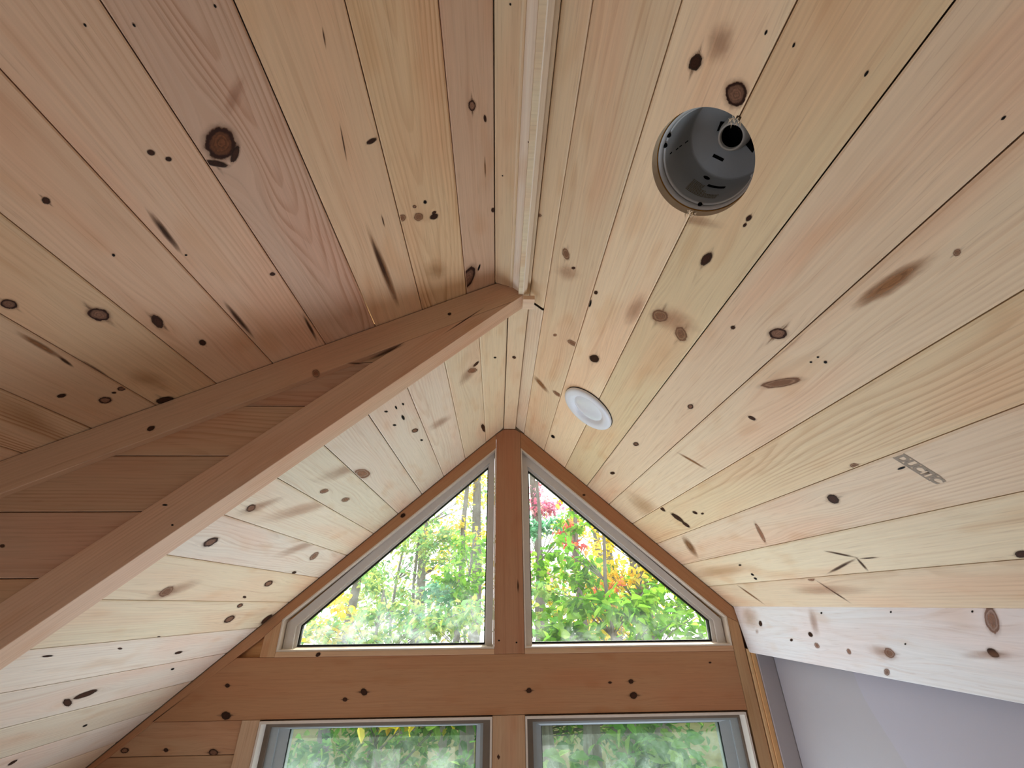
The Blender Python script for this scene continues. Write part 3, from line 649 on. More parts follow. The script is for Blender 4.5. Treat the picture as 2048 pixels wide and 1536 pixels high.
gp('trim_9', [(.1300, WR(.1300)), (1.0995, WR(1.0995)), (1.152, WR(1.152) + .02), (1.152, zr(1.152) - .004), (.1300, zr(.1300) - .004)], 75, 'slanted trim along the right edge of the gable above the window', rot=math.atan(-.88), knots=[k for k in HD if k[0] > .2 and k[1] > WR(k[0])])
gp('trim_10', [(1.0985, -1.62), (1.152, -1.62), (1.152, WR(1.152) + .0195), (1.0997, WR(1.0997) - .0008), (1.0985, HZ1)], 76, 'narrow upright trim at the right end of the header', rot=math.pi / 2, tint=(.72, .56, .46))
gp('trim_11', [(-1.0530, HZ1 + .0008), (-.9865, HZ1 + .0008), (-.9890, -.0525), (-1.0530, -.1152)], 77, 'short upright block at the lower left corner of the left triangular window', rot=math.pi / 2, tint=(.76, .62, .53))
gp('trim_12', [(-1.0612, -1.62), (-.9875, -1.62), (-.9875, HZ0 - .0008), (-1.0612, HZ0 - .0008)], 78, 'upright casing left of the lower left window', rot=math.pi / 2, tint=(.76, .66, .58))
# wall boards behind the trims on the left
w = Wood(); FWb = Frame((0, YW + .006, 0), (1, 0, 0), (0, 0, 1), (0, -1, 0))
for i, (t, bt) in enumerate([(HZ0 + .0, -.5265), (-.5265, -.675), (-.675, -.825), (-.825, -.975), (-.975, -1.125), (-1.125, -1.275), (-1.275, -1.425), (-1.425, -1.62)]):
    tx = max(-2.0, (t + .0 - zl(0)) / SL); bx = max(-2.0, (bt - zl(0)) / SL)
    w.piece(FWb, [(bx, bt + .0007), (-1.0605, bt + .0007), (-1.0605, t - .0007), (tx, t - .0007)], .16, Wood.board(900 + i, (t + bt) / 2, .14, (.68, .54, .45), .25), [k for k in HD if bt < k[1] < t and k[0] < -1.07], ease=.002)
tri = Frame((0, YW + .028, 0), (1, 0, 0), (0, 0, 1), (0, -1, 0))
w.piece(tri, [(-1.17, HZ1 - .01), (-1.045, HZ1 - .01), (-1.045, -.10), (-1.17, -.19)], .1, Wood.board(930, -.15, .1, (.85, .62, .42), .3))
bkw = Wood.board(933, 0, .1)
w.poly3([(-2.05, YW + .012, zl(-2.05) - .03), (.03, YW + .012, zl(.03) - .03), (.11, YW + .012, zr(.11) - .03), (1.5, YW + .012, zr(1.5) - .03), (1.5, YW + .012, zr(1.5) + .5), (.05, YW + .012, 1.6), (-2.05, YW + .012, zl(-2.05) + .5)], bkw)
w.box((-2.0, YW + .01, -Z0), (1.5, YW + .17, -1.62), Wood.board(931, 0, .1, orange))
w.box((1.14, YW + .05, -1.62), (1.6, YW + .17, .1), Wood.board(932, 0, .1, orange))
tag(w.build('wall_front'), 'gable wall of horizontal pine boards showing at lower left', 'wall', kind='structure')
# two sills
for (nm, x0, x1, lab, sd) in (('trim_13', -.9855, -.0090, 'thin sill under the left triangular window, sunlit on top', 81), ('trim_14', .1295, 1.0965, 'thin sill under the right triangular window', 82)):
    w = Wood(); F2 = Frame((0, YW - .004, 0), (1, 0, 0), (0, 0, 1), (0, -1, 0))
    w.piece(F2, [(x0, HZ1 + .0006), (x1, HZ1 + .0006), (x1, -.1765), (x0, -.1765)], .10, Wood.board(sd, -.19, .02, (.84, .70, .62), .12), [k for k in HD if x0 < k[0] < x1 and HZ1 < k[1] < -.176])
    w.poly3([(x0 + .002, YW - .003, -.1762), (x1 - .002, YW - .003, -.1762), (x1 - .002, YW + .0615, -.1632), (x0 + .002, YW + .0615, -.1632)], Wood.board(sd + 4, 0, .1, (1.1, 1.2, 1.4)))  # pale sill top, sun glare put partly into its tint
    tag(w.build(nm), lab, 'sill', kind='structure')

# ------------------------------------------------------------------ windows
def inset_poly(pts, d):
    pts = [np.array(p, float) for p in pts]; n = len(pts); out = []
    area = sum(pts[i][0] * pts[(i + 1) % n][1] - pts[(i + 1) % n][0] * pts[i][1] for i in range(n)); sg = 1 if area > 0 else -1
    for i in range(n):
        p, q, r = pts[i - 1], pts[i], pts[(i + 1) % n]
        e1 = (q - p) / np.linalg.norm(q - p); e2 = (r - q) / np.linalg.norm(r - q)
        n1 = sg * np.array([-e1[1], e1[0]]); n2 = sg * np.array([-e2[1], e2[0]]); bis = n1 + n2
        out.append(tuple(q + bis * d / ((bis @ bis) / 2)))
    return out
def pane_mesh(poly, y, name, mat, parent):
    m = MB(); m.add([(p[0], y, p[1]) for p in poly], [tuple(range(len(poly)))]); return m.build(name, mat, parent)
def gable_window(name, c1, c2, c3, gl, mat, label):
    cx = sum(p[0] for p in c1) / 4; cz = sum(p[1] for p in c1) / 4
    t = tag(empty(name, (cx, YW, cz)), label, 'window', kind='structure')
    m = MB(); m.ring(c1, inset_poly(c1, .0065), YW - .0025, YW + .05)
    j = m.build('jamb_liner', M['liner'], t)
    m = MB(); m.ring(c2, c3, YW + .036, YW + .10)
    f = m.build('frame', M['vinyl'], t)
    gi = inset_poly(gl, -.004)
    m = MB(); m.ring(c3, gi, YW + .050, YW + .10, YW + .052); m.build('glazing_bead', M['vinyl'], f)
    m = MB(); m.ring(inset_poly(gl, -.0035), inset_poly(gl, .0004), YW + .062, YW + .085); m.build('gasket', M['gasket'], t)
    m = MB(); z0 = gl[0][1]; xa, xb = min(p[0] for p in gl), max(p[0] for p in gl)
    m.box((xa, YW + .060, z0 - .012), (xb, YW + .08, z0 + .003)); g = m.build('gasket', M['gasket'], t)
    p = pane_mesh(gl, YW + .072, 'pane', mat, t); p.data.name = name + '_glass'
    return t
gable_window('window_1', [(-.985, -.1762), (-.9884, -.051), (-.0100, WL(-.0100)), (-.0100, -.1762)],
             [(-.9762, -.1712), (-.9790, -.0660), (-.0180, .7890), (-.0180, -.1712)],
             [(-.9335, -.1690), (-.9364, -.0798), (-.0480, .7062), (-.0455, -.1690)],
             [(-.9187, -.1590), (-.9179, -.0794), (-.0575, .6810), (-.0584, -.1590)], M['pane_left'], 'left triangular gable window with hazy sunlit glass')
gable_window('window_2', [(.1300, -.1762), (1.0945, -.1762), (1.0995, -.0590), (.1300, WR(.1300))],
             [(.1335, -.1712), (1.0864, -.1712), (1.0863, -.0700), (.1335, .7865)],
             [(.1665, -.1690), (1.0480, -.1690), (1.0515, -.0760), (.1680, .6880)],
             [(.1700, -.1590), (1.0280, -.1590), (1.0335, -.0775), (.1760, .6615)], M['pane_right'], 'right triangular gable window with clear view of bright green leaves')
def low_window(name, x0, x1, gl, dk, label):
    zb, zt = -1.45, -.4196
    t = tag(empty(name, ((x0 + x1) / 2, YW, -.95)), label, 'window', kind='structure')
    def rect(a, b, top, bot): return [(a, bot), (b, bot), (b, top), (a, top)]
    m = MB(); m.ring(rect(x0, x1, zt, zb), rect(x0 + .0085, x1 - .0085, zt - .0095, zb + .01), YW - .0035, YW + .055); m.build('jamb_liner', M['liner'], t)
    d0, d1, dt = dk
    m = MB(); m.ring(rect(x0, x1, zt, zb), rect(d0, d1, dt, zb + .04), YW + .045, YW + .12); m.build('frame', M['dark_vinyl'], t)
    g0, g1, gt = gl
    f = MB(); f.ring(rect(d0, d1, dt, zb + .04), rect(d0 + (g0 - d0) * .42, d1 - (d1 - g1) * .42, dt - (dt - gt) * .5, zb + .07), YW + .058, YW + .12)
    sash = f.build('sash', M['backlit_vinyl'], t)
    f = MB(); f.ring(rect(d0 + (g0 - d0) * .42, d1 - (d1 - g1) * .42, dt - (dt - gt) * .5, zb + .07), rect(g0, g1, gt, zb + .09), YW + .070, YW + .12, YW + .076); f.build('sash_rail', M['backlit_vinyl'], sash)
    f = MB(); f.ring(rect(g0 - .002, g1 + .002, gt + .002, zb + .088), rect(g0 + .002, g1 - .002, gt - .0015, zb + .092), YW + .079, YW + .09); f.build('gasket', M['gasket'], sash)
    pane_mesh(rect(g0, g1, gt, zb + .09), YW + .082, 'pane', M['pane_low'], t)
    return t
low_window('window_3', -.9860, -.0152, (-.886, -.0843, -.4620), (-.958, -.0540, -.4490), 'lower left window in a pale sash, cut by the bottom of the photo')
low_window('window_4', .1252, 1.0870, (.1991, .9943, -.4680), (.1600, 1.0720, -.4480), 'lower right window in a sash greyed for backlight with dim green reflections')

# ------------------------------------------------------------------ right eave: fascia, corner strips, wall sheets
w = Wood()
FF = Frame((1.142, 0, -.0165), (0, 1, 0), (.023, 0, -.187), (-.187, 0, -.023))
wf = .1884
w.piece(FF, [(YB, 0), (2.197, 0), (2.197, wf - .004), (2.188, wf), (YB, wf)], .026, Wood.board(91, .06, .19, (1.12, 1.32, 1.72), .16, flat=.1), KNOTS['FS'], step=.012)  # whitish tint carries the cool daylight on the wood
tag(w.build('trim_15'), 'wide pine fascia board, cool daylight put into its pale tint, along the right eave', 'trim', kind='structure')
w = Wood()
w.piece(Frame((0, 2.193, 0), (1, 0, 0), (0, 0, 1), (0, -1, 0)), [(1.1530, -1.62), (1.1650, -1.62), (1.1690, -.190), (1.1560, -.190)], .05, Wood.board(92, 1.16, .02, (.95, .80, .62), .2), rot=math.pi / 2)
w.piece(Frame((0, 2.187, 0), (1, 0, 0), (0, 0, 1), (0, -1, 0)), [(1.1660, -1.62), (1.1890, -1.62), (1.1890, -.190), (1.1700, -.190)], .05, Wood.board(93, 1.18, .02, (.92, .74, .52), .3), rot=math.pi / 2)
tag(w.build('trim_16'), 'narrow amber corner strip below the fascia beside the gable wall', 'trim', kind='structure')
m = MB(); m.box((1.190, 2.178, -1.62), (1.262, 2.25, -.16)); tag(m.build('trim_17', M['sheet']), 'pale upright return strip at the right corner below the fascia', 'trim', kind='structure')
m = MB(); m.add([(XP, YB, -Z0), (XP, 2.176, -Z0), (XP, 2.176, -.10), (XP, YB, -.10)], [(0, 1, 2, 3)])
m.box((XP + .01, YB, -Z0), (XP + .16, 2.3, zr(XP + .0) + .12))
wr_ = m.build('wall_right', M['sheet']); tag(wr_, 'smooth pale lilac wall sheet below the right fascia', 'wall', kind='structure')
m = MB(); edge = [(1.700, -.15), (1.703, -.2215), (1.700, -.2587), (1.690, -.300), (1.668, -.345), (1.636, -.40), (1.60, -.47), (1.57, -.6), (1.55, -.8), (1.54, -1.2), (1.54, -2.2)]
P = [(XP - .0022, y, z) for y, z in edge] + [(XP - .0022, YB, z) for y, z in edge]; n = len(edge)
P2 = [(XP - .0002, y, z) for y, z in edge]
m.add(P, [(i, i + 1, n + i + 1, n + i) for i in range(n - 1)]); m.add([P[i] for i in range(n)] + P2, [(i, i + 1, n + i + 1, n + i) for i in range(n - 1)])
sh = m.build('front_sheet', M['sheet2'], wr_); sh['label'] = 'overlapping second sheet with a curved edge'

# ------------------------------------------------------------------ rest of the room (behind and below the view)
m = MB(); m.box((-2.1, YB - .1, -Z0 - .05), (1.5, YW + .3, -Z0)); tag(m.build('floor', M['floorb']), 'plain wooden subfloor below the view', 'floor', kind='structure')
m = MB()
m.box((-2.15, YB - .15, -Z0), (1.5, YB, -2.75)); m.box((-2.15, YB - .15, -1.92), (1.5, YB, 1.2))
for a, b_ in ((-2.15, -1.90), (-1.45, -1.05), (-.62, .42), (1.15, 1.5)): m.box((a, YB - .15, -2.75), (b_, YB, -1.92))
tag(m.build('wall_back', M['plaster']), 'plain back wall behind the viewer with three window openings', 'wall', kind='structure')
m = MB()
m.box((-2.15, YB, -Z0), (-1.95, YW + .2, .2))
tag(m.build('wall_left', M['plaster']), 'low side wall of the dormer, out of view', 'wall', kind='structure')
# ------------------------------------------------------------------ recessed light without its trim, seen through the sawn hole
NU = -FR.N
hc = FR.at(np.array(HOLE[0]), np.array(HOLE[1])); hc = np.array([hc[0], hc[1], hc[2] - Z0])
def polar(deg, r, h):
    a = math.radians(deg); return hc + NU * h + r * (math.cos(a) * FR.U + math.sin(a) * FR.V)
can = tag(empty('recessed_light_housing', hc), 'open grey recessed light housing seen up through the sawn hole in the right ceiling', 'light fixture')
m = MB(); m.lathe(hc, NU, [(.0870, .0300), (.0835, .0345), (.0830, .0370), (.0812, .085), (.0800, .1235), (.0785, .1275), (.0770, .1285), (.0720, .1300), (.034, .1480), (.030, .1500), (.0212, .1502)], 96)
body = m.build('housing', M['steel'], can)
m = MB(); m.lathe(hc, NU, [(.0905, .0192), (.0905, .0275), (.0890, .0290), (.0865, .0290), (.0855, .0270), (.0880, .0210), (.0905, .0192)], 96); m.build('mounting_ring', M['steel_light'], can)
m = MB(); m.lathe(hc, NU, [(.0848, .0375), (.0832, .0350), (.0838, .0318), (.0858, .0305)], 96); m.build('lip', M['steel_light'], body)
m = MB(); m.lathe(hc, NU, [(.110, .045), (.0925, .0185), (.0915, .0183), (.110, .06)], 48); m.build('insulation_edge', M['foam'], can)['label'] = 'amber insulation showing at the lower edge'
m = MB(); m.lathe(hc + NU * .0, NU, [(.0300, .1495), (.0290, .136), (.0255, .126), (.0240, .1235), (.0215, .1235), (.0208, .1260), (.0205, .165)], 56)
sk = m.build('lamp_socket', M['socket'], can); sk['label'] = 'tan screw socket with a dark bore'
m = MB(); m.lathe(hc, NU, [(.0206, .131), (.0200, .140), (.0206, .143), (.0198, .148), (.0204, .152), (.0198, .156), (.001, .158)], 40); m.build('socket_bore', M['black'], sk)
def slot(name, pts, parent=body, mat=None):
    m = MB(); q = [polar(*p) for p in pts]; m.add(q, [tuple(range(len(q)))]); return m.build(name, mat or M['black'], parent)
def wall_r(h): return .0830 - (h - .037) * .0349 - .0006
def wslot(a0, a1, h0, h1, n=6):
    top = [(a0 + (a1 - a0) * i / n, wall_r(h1), h1) for i in range(n + 1)]; bot = [(a1 - (a1 - a0) * i / n, wall_r(h0), h0) for i in range(n + 1)]
    m = MB(); k = n + 1; q = [polar(*p) for p in top] + [polar(*p) for p in bot]
    m.add(q, [(i, i + 1, 2 * k - 2 - i, 2 * k - 1 - i) for i in range(n)]); return m.build('slot', M['black'], body)
wslot(6, 31, .0885, .0965); wslot(-66.3, -64.8, .104, .116); wslot(-67, -65.5, .083, .092); wslot(-66.9, -65.4, .070, .079); wslot(-68, -66.4, .048, .056)
m = MB(); m.add([polar(-3.3 + 5.2 * math.cos(t * .5236), wall_r(.1117), .1117 + .0055 * math.sin(t * .5236)) for t in range(12)], [tuple(range(12))]); m.build('slot', M['black'], body)
def cone_pt(a, r): return polar(a, r, .1300 + (.0720 - r) * .4737 - .0007)
m = MB(); m.add([cone_pt(-20, .0560), cone_pt(4, .0535), cone_pt(5, .0485), cone_pt(-22, .0510)], [(0, 1, 2, 3)]); m.build('slot', M['black'], body)
m = MB(); m.add([cone_pt(-100, .0370), cone_pt(-72, .0370), cone_pt(-72, .0300), cone_pt(-104, .0300)], [(0, 1, 2, 3)]); m.build('slot', M['black'], body)
m = MB(); m.add([cone_pt(70, .0500), cone_pt(100, .0500), cone_pt(105, .0300), cone_pt(62, .0300)], [(0, 1, 2, 3)]); m.build('slot', M['black'], body)
rr = random.Random(8); m = MB()                       # the printed rating panel: rows of tiny illegible print
for row in range(10):
    h = .0875 - row * .0039; a = -15.0 + row * .1
    end = 3.0 if row < 4 else (30 if row > 5 else 10)
    while a < end:
        l = rr.uniform(.8, 2.6)
        m.add([polar(a, wall_r(h), h), polar(a + l, wall_r(h), h), polar(a + l, wall_r(h - .0019), h - .0019), polar(a, wall_r(h - .0019), h - .0019)], [(0, 1, 2, 3)]); a += l + rr.uniform(.35, .8)
m.build('rating_print', M['labelp'], body)
for a_, h_ in ((-96, .030), (-83, .030), (18, .029), (84, .060), (88, .080)):
    m = MB(); c = polar(a_, .0845 if h_ < .05 else wall_r(h_), h_); m.lathe(c, FR.N, [(.0001, .0045), (.003, .004), (.0042, .0015), (.0042, 0)], 14); m.build('rivet', M['steel_light'] if h_ > .05 else M['black'], can)

# finished downlight
lc = FR.at(np.array(1.4505), np.array(.2805)); lc = np.array([lc[0], lc[1], lc[2] - Z0])
led = tag(empty('downlight', lc), 'round white downlight on the right ceiling, switched off, mirroring the windows', 'light')
m = MB(); m.lathe(lc, FR.N, [(.1085, .0005), (.1106, .0045), (.1098, .0100), (.1060, .0145), (.0985, .0165), (.0880, .0162), (.0800, .0145), (.0740, .0110), (.0690, .0065), (.0660, .0040), (.0640, .0030)], 96); m.build('trim_ring', M['ltrim'], led)
m = MB(); m.lathe(lc, FR.N, [(.0665, .0030), (.0640, .0048), (.0560, .0068), (.0420, .0088), (.0250, .0100), (.0001, .0106)], 72); m.build('lens', M['lens'], led)
m = MB(); m.lathe(lc, FR.N, [(.1112, .0004), (.1118, .0024), (.1095, .0026)], 72); m.build('shade_ring', M['gasket'], led)  # black ring standing in for the shade at the trim's edge

# ------------------------------------------------------------------ the woods outside
PAL = {'bright': [(.30, .52, .06), (.22, .44, .05), (.40, .60, .10), (.16, .36, .06)], 'pale': [(.50, .62, .22), (.36, .54, .18), (.62, .64, .20), (.26, .46, .20)],
       'yellow': [(.86, .68, .08), (.90, .76, .20), (.70, .62, .08), (.92, .60, .10)], 'red': [(.86, .26, .16), (.92, .42, .16), (.80, .20, .22)],
       'pink': [(.82, .36, .46), (.74, .28, .44), (.86, .48, .50)], 'teal': [(.20, .46, .26), (.30, .55, .36), (.16, .38, .22)],
       'deep': [(.14, .32, .07), (.22, .42, .09), (.11, .26, .07), (.34, .50, .12)]}
def tree(name, label, base, top, r0, crowns, group, seed, lean=(0, 0), cat='tree'):
    rr = random.Random(seed); bx, by = base; zb, zt = -4.02, top
    t = tag(empty(name, (bx, by, zb)), label, cat, group)
    k = 9; ph = rr.uniform(0, 6)
    path = [(bx + lean[0] * (i / k) + .05 * math.sin(ph + i * 1.3), by + lean[1] * (i / k) + .05 * math.cos(ph + i), zb + (zt - zb) * i / k) for i in range(k + 1)]
    rad = [r0 * (1.25 - .75 * i / k) for i in range(k + 1)]
    m = MB(); m.tube(path, rad, 9)
    LV = []; LF = []; LC = []
    for (cx, cy, cz, rx, ry, rz, n, size, pal) in crowns:
        nt = max(4, n // 45); done = 0
        for j in range(nt):
            while True:
                d = np.array([rr.uniform(-1, 1) for _ in range(3)])
                if d @ d < 1: break
            end = np.array([cx + d[0] * rx, cy + d[1] * ry, cz + d[2] * rz])
            s = min(k - 1, max(2, int((end[2] - .4 * math.hypot(end[0] - bx, end[1] - by) - zb) / (zt - zb) * k))); st = np.array(path[s])
            mid = st * .45 + end * .55 + np.array([0, 0, .12]); q = [st, st * .7 + mid * .3, mid, end]
            br = min(rad[s] * .5, .006 + .010 * np.linalg.norm(end - st) * .5)
            m.tube(q, [br, br * .7, br * .45, br * .2], 5)
            for i in range(n // nt):
                f = rr.random() ** .6; p = mid + (end - mid) * (f * 1.15) + np.array([rr.gauss(0, 1) * rx * .16, rr.gauss(0, 1) * ry * .16, rr.gauss(0, 1) * rz * .14])
                L = size * rr.uniform(.7, 1.25); W = L * rr.uniform(.55, .8)
                yaw = rr.uniform(0, 6.283); droop = rr.uniform(-.2, 1.1); roll = rr.gauss(0, .5)
                e1 = np.array([math.cos(yaw) * math.cos(droop), math.sin(yaw) * math.cos(droop), -math.sin(droop)])
                e2 = np.array([-math.sin(yaw), math.cos(yaw), 0]); e3 = np.cross(e1, e2); e2 = e2 * math.cos(roll) + e3 * math.sin(roll); e3 = np.cross(e1, e2)
                b0 = len(LV)
                for (a, w_, z_) in ((0, 0, 0), (.30, -.42, .10), (.68, -.34, .08), (1, 0, -.06), (.68, .34, .08), (.30, .42, .10)):
                    x = p + e1 * a * L + e2 * w_ * W + e3 * z_ * L; LV.append((x[0], x[1], x[2] + Z0))
                LF += [(b0, b0 + 1, b0 + 2, b0 + 3), (b0, b0 + 3, b0 + 4, b0 + 5)]
                c = np.array(rr.choice(PAL[pal])) * rr.uniform(.75, 1.2); LC += [(min(1, c[0]), min(1, c[1]), min(1, c[2]), 1)] * 6
    m.build('trunk', M['bark'], t)
    if LV:
        me = bpy.data.meshes.new('foliage'); me.from_pydata(LV, [], LF); me.materials.append(M['leaf'])
        a = me.attributes.new('lcol', 'FLOAT_COLOR', 'POINT'); a.data.foreach_set('color', np.array(LC, np.float32).ravel()); me.update()
        o = bpy.data.objects.new('foliage', me); C.objects.link(o); o.parent = t; o.matrix_parent_inverse = Matrix.Translation(-Vector(t.location)); o['kind'] = 'stuff'
    return t
G = 'trees outside the gable windows'
tree('sapling', 'leafy bright green sapling close outside the right triangular window', (1.25, 5.0), .75, .035,
     [(.85, 5.0, -.15, .75, .6, .45, 420, .135, 'bright'), (1.75, 5.1, -.25, .7, .6, .40, 300, .13, 'bright'), (.75, 5.2, .55, .35, .4, .30, 90, .12, 'bright'), (.55, 5.3, -.05, .35, .4, .45, 170, .12, 'pale'), (1.35, 5.2, .25, .6, .4, .25, 150, .12, 'bright'), (2.1, 5.3, .05, .45, .4, .3, 130, .12, 'bright'), (1.2, 4.6, -1.25, 1.2, .5, .6, 520, .15, 'deep')], G, 1)
tree('maple_tree', 'yellow leaved tree behind the green sapling in the right window', (2.9, 9.0), 3.2, .09,
     [(2.6, 9.0, .7, 1.1, .8, .9, 900, .13, 'yellow'), (1.9, 9.3, 1.7, .8, .7, .7, 420, .12, 'yellow'), (1.5, 8.8, -.5, 1.3, .7, .5, 520, .13, 'yellow'), (3.4, 8.6, -.3, 1.0, .7, .8, 520, .13, 'bright')], G, 2, (-.2, 0))
tree('maple_tree', 'orange and red leaved tree in the middle of the right window', (1.42, 8.2), 2.2, .07,
     [(1.30, 8.2, 1.30, .55, .4, .25, 190, .11, 'red'), (1.55, 8.2, .90, .35, .4, .18, 70, .11, 'red'), (1.9, 8.2, .30, .4, .3, .25, 70, .11, 'red')], G, 3, (.15, 0))
tree('maple_tree', 'pink leaved tree top at the apex of the right window', (1.20, 12.0), 5.0, .13,
     [(1.15, 12, 3.0, .7, .6, .7, 360, .13, 'pink'), (1.7, 12, 2.6, .6, .6, .4, 160, .13, 'pink'), (.9, 12, .9, .5, .5, .5, 120, .13, 'pink')], G, 4, (-.15, 0))
tree('young_tree', 'blue green leaved young tree left of the red leaves in the right window', (.62, 7.0), 1.9, .05,
     [(.75, 7.0, 1.15, .5, .5, .30, 260, .11, 'teal'), (1.35, 7, 1.25, .4, .4, .2, 110, .11, 'bright'), (.65, 7, .2, .35, .5, .5, 160, .11, 'bright')], G, 5, (.05, 0))
tree('bare_trunk', 'slim dark trunk upright in the middle of the right window', (2.05, 10.5), 5.5, .085, [(2.3, 10.5, 1.7, 1.0, .5, .4, 120, .12, 'yellow')], G, 6, (-.25, 0))
tree('bare_trunk', 'grey trunk right of centre in the right window, behind yellow leaves', (3.05, 11.5), 6, .12, [(3.3, 11.5, 1.0, .9, .5, .6, 200, .12, 'bright')], G, 7, (-.25, 0))
tree('bare_trunk', 'stout dark trunk low in the right corner of the right window', (3.1, 9.6), 1.5, .16, [(3.3, 9.5, .1, .6, .5, .5, 150, .13, 'bright')], G, 8, (.1, 0))
tree('bare_trunk', 'leaning dark trunk beside the centre post in the left window', (-1.05, 10.0), 4.6, .075, [(-1.2, 10, 1.6, .9, .6, .8, 260, .11, 'yellow')], G, 9, (.45, 0))
tree('bare_trunk', 'thick pale grey trunk at the apex of the left window', (-.62, 12.0), 7.0, .15, [(-.7, 12, 3.2, .9, .7, .7, 420, .12, 'yellow'), (-1.0, 12.0, 1.6, 1.0, .7, .8, 360, .12, 'pale')], G, 10, (.1, 0))
tree('bare_trunk', 'thin straight stem in the centre of the left window', (-1.72, 9.5), 2.6, .04, [(-1.7, 9.5, 1.3, .8, .6, .7, 340, .11, 'pale')], G, 11, (.05, 0))
tree('bare_trunk', 'pair of thin stems left of centre in the left window, the shorter one', (-1.95, 8.8), 1.7, .032, [(-2.0, 8.8, .6, .7, .6, .5, 320, .11, 'pale'), (-1.3, 8.8, 1.1, .6, .6, .5, 300, .11, 'pale'), (-.75, 8.8, .7, .5, .6, .6, 220, .11, 'bright')], G, 12, (.05, 0))
tree('bare_trunk', 'grey trunk cut off by the sloped frame of the left window', (-3.55, 11.0), 4, .12, [(-3.3, 11, .4, 1.0, .8, .5, 420, .12, 'pale')], G, 13, (.2, 0))
tree('bush', 'pale green bush along the bottom of the left triangular window', (-1.6, 6.6), .2, .03,
     [(-1.9, 6.6, -.35, 1.1, .7, .45, 760, .11, 'pale'), (-.7, 6.7, -.25, .9, .7, .55, 620, .11, 'pale'), (-2.5, 7.0, -.1, .7, .6, .4, 260, .11, 'yellow')], G, 14, cat='bush')
tree('bush', 'dark green bush seen through the lower left window', (-1.2, 5.4), -.9, .03, [(-1.0, 5.4, -1.45, 1.5, .8, .65, 1250, .12, 'deep'), (-.9, 5.2, -.95, .9, .5, .2, 160, .11, 'yellow')], G, 15, cat='bush')
tree('bush', 'yellow green bush beside the centre post in the left window', (-.45, 7.4), 1.0, .03, [(-.45, 7.4, .35, .5, .6, .7, 380, .12, 'bright'), (-1.1, 7.8, .1, .8, .6, .5, 360, .11, 'teal')], G, 16, cat='bush')
tree('far_tree', 'hazy pale tree far behind the left window', (-3.0, 18.0), 5.0, .2, [(-3.2, 18, .3, 3.2, 1.5, 1.3, 1300, .22, 'pale'), (-.8, 18, 1.2, 1.6, 1.2, 2.0, 700, .20, 'yellow'), (-2.2, 18, 2.4, 2.0, 1, 1.2, 520, .20, 'pale'), (-.6, 18.5, 4.0, 1.0, 1, 1.4, 420, .18, 'pale')], G, 17)
tree('far_tree', 'hazy yellow tree far behind the right window', (4.2, 18.0), 5.0, .2, [(4.6, 18, .4, 3.4, 1.5, 1.5, 1300, .22, 'yellow'), (2.0, 18, .6, 2.0, 1.2, 1.6, 700, .20, 'pale'), (2.6, 18, 3.0, 1.4, 1, 1.0, 380, .18, 'pale')], G, 18)
tree('far_tree', 'dense low greenery far behind the lower windows', (0.6, 14.0), 0.0, .15, [(-2.5, 14, -2.0, 3.2, 1.2, 1.5, 1500, .20, 'deep'), (3.0, 14, -2.0, 3.4, 1.2, 1.5, 1500, .20, 'deep')], G, 19)
m = MB(); nx, ny = 24, 24
gp_ = [(-20 + 40 * i / nx, 2.6 + 36 * j / ny, -4.0 + .12 * math.sin(i * 1.7) * math.cos(j * 1.3)) for j in range(ny + 1) for i in range(nx + 1)]
m.add(gp_, [(j * (nx + 1) + i, j * (nx + 1) + i + 1, (j + 1) * (nx + 1) + i + 1, (j + 1) * (nx + 1) + i) for j in range(ny) for i in range(nx)], True)
tag(m.build('ground', M['ground']), 'leaf littered forest floor outside', 'ground', kind='structure')

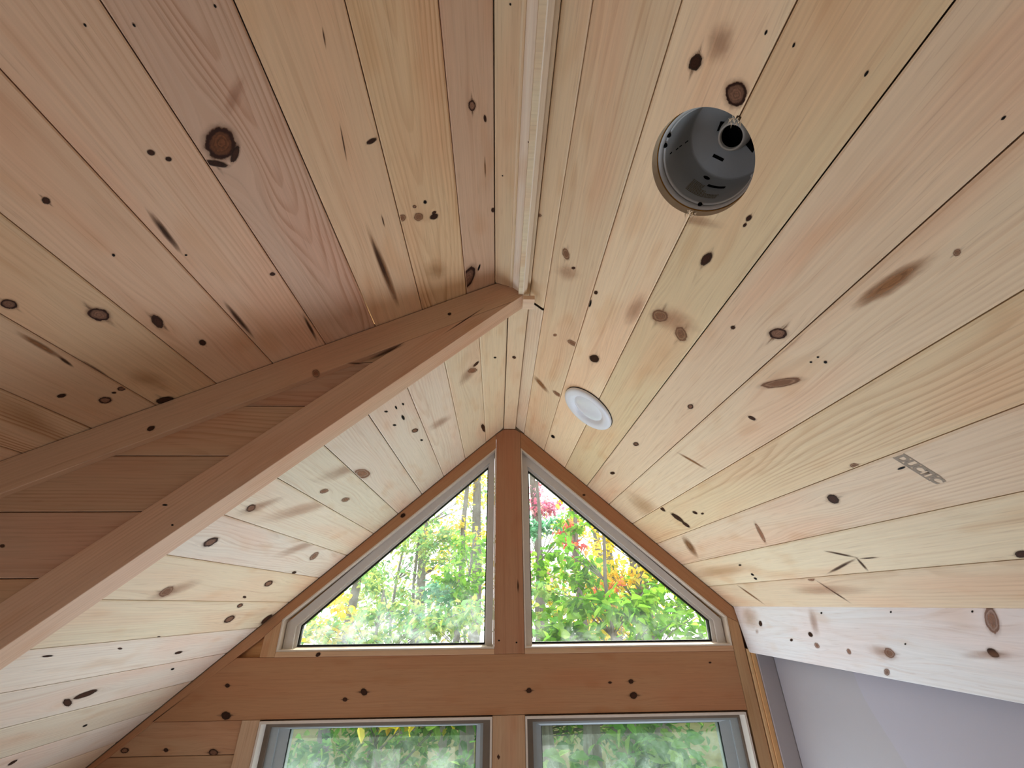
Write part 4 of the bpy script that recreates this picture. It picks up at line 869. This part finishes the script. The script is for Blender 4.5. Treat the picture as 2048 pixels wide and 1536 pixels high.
# ------------------------------------------------------------------ light
wd = bpy.data.worlds.new('sky'); sc.world = wd; wd.use_nodes = True; nt = wd.node_tree; nt.nodes.clear(); k = N(nt)
tc = k.node('ShaderNodeTexCoord').outputs['Generated']; z = k.sep(tc)[2]
col = k.mix(k.smooth(z, -.05, .9), (1.0, .98, .95, 1), (.72, .86, 1.0, 1))
bg = k.node('ShaderNodeBackground'); k.put(bg.inputs[0], col); bg.inputs[1].default_value = SKY
wo = k.node('ShaderNodeOutputWorld'); nt.links.new(bg.outputs[0], wo.inputs[0])
def lamp(name, kind, loc, aim, energy, col, size=None, size_y=None, spread=None):
    d = bpy.data.lights.new(name, kind); d.energy = energy; d.color = col
    if kind == 'AREA': d.shape = 'RECTANGLE'; d.size = size; d.size_y = size_y or size
    if spread: d.spread = spread
    o = bpy.data.objects.new(name, d); C.objects.link(o); o.location = (loc[0], loc[1], loc[2] + Z0)
    o.rotation_euler = (Vector(aim) - Vector(loc)).to_track_quat('-Z', 'Y').to_euler(); return o
s = lamp('sun', 'SUN', (3, 20, 16), (-.3, 2, 0), SUN, (1.0, .94, .82)); s.data.angle = .02
lamp('window_daylight', 'AREA', (-.5, 2.06, -1.12), (-.62, 1.30, .3), LW1, LC, .85, .70, 2.4)
lamp('window_daylight', 'AREA', (.60, 2.06, -1.12), (.85, 1.30, .3), LW2, LC, .85, .70, 2.4)
lamp('dormer_daylight', 'AREA', (-1.85, .1, -1.3), (1.1, 1.3, .3), LD, (.78, .89, 1.06), 1.6, 1.2, 2.2)
lamp('room_bounce', 'AREA', (0, -1.2, -2.6), (0.1, .6, 1), LB, (1.0, .90, .80), 2.2, 2.2)

# ------------------------------------------------------------------ camera
f_px, pitch, yaw, roll = 810.75, math.radians(28.55), math.radians(2.185), math.radians(-.5987)
fw = Vector((math.sin(yaw) * math.cos(pitch), math.cos(yaw) * math.cos(pitch), math.sin(pitch)))
rt = Vector((math.cos(yaw), -math.sin(yaw), 0)); upv = rt.cross(fw)
r2 = math.cos(roll) * rt + math.sin(roll) * upv; u2 = -math.sin(roll) * rt + math.cos(roll) * upv
cd = bpy.data.cameras.new('camera'); cd.sensor_width = 36; cd.lens = f_px / 2048 * 36; cd.clip_start = .02; cd.clip_end = 200
co = bpy.data.objects.new('camera', cd); C.objects.link(co)
mt = Matrix.Identity(4)
for i in range(3): mt[i][0] = r2[i]; mt[i][1] = u2[i]; mt[i][2] = -fw[i]
mt[2][3] = Z0; co.matrix_world = mt; sc.camera = co
sc.view_settings.view_transform = VT; sc.view_settings.look = LOOK; sc.view_settings.exposure = EXPO; sc.view_settings.gamma = .8
sc.cycles.max_bounces = 8; sc.cycles.diffuse_bounces = 5; sc.cycles.glossy_bounces = 3; sc.cycles.use_adaptive_sampling = True; sc.cycles.adaptive_threshold = .04; sc.cycles.transparent_max_bounces = 24
sc.cycles.use_light_tree = False; sc.cycles.use_denoising = True; sc.cycles.sample_clamp_indirect = 6
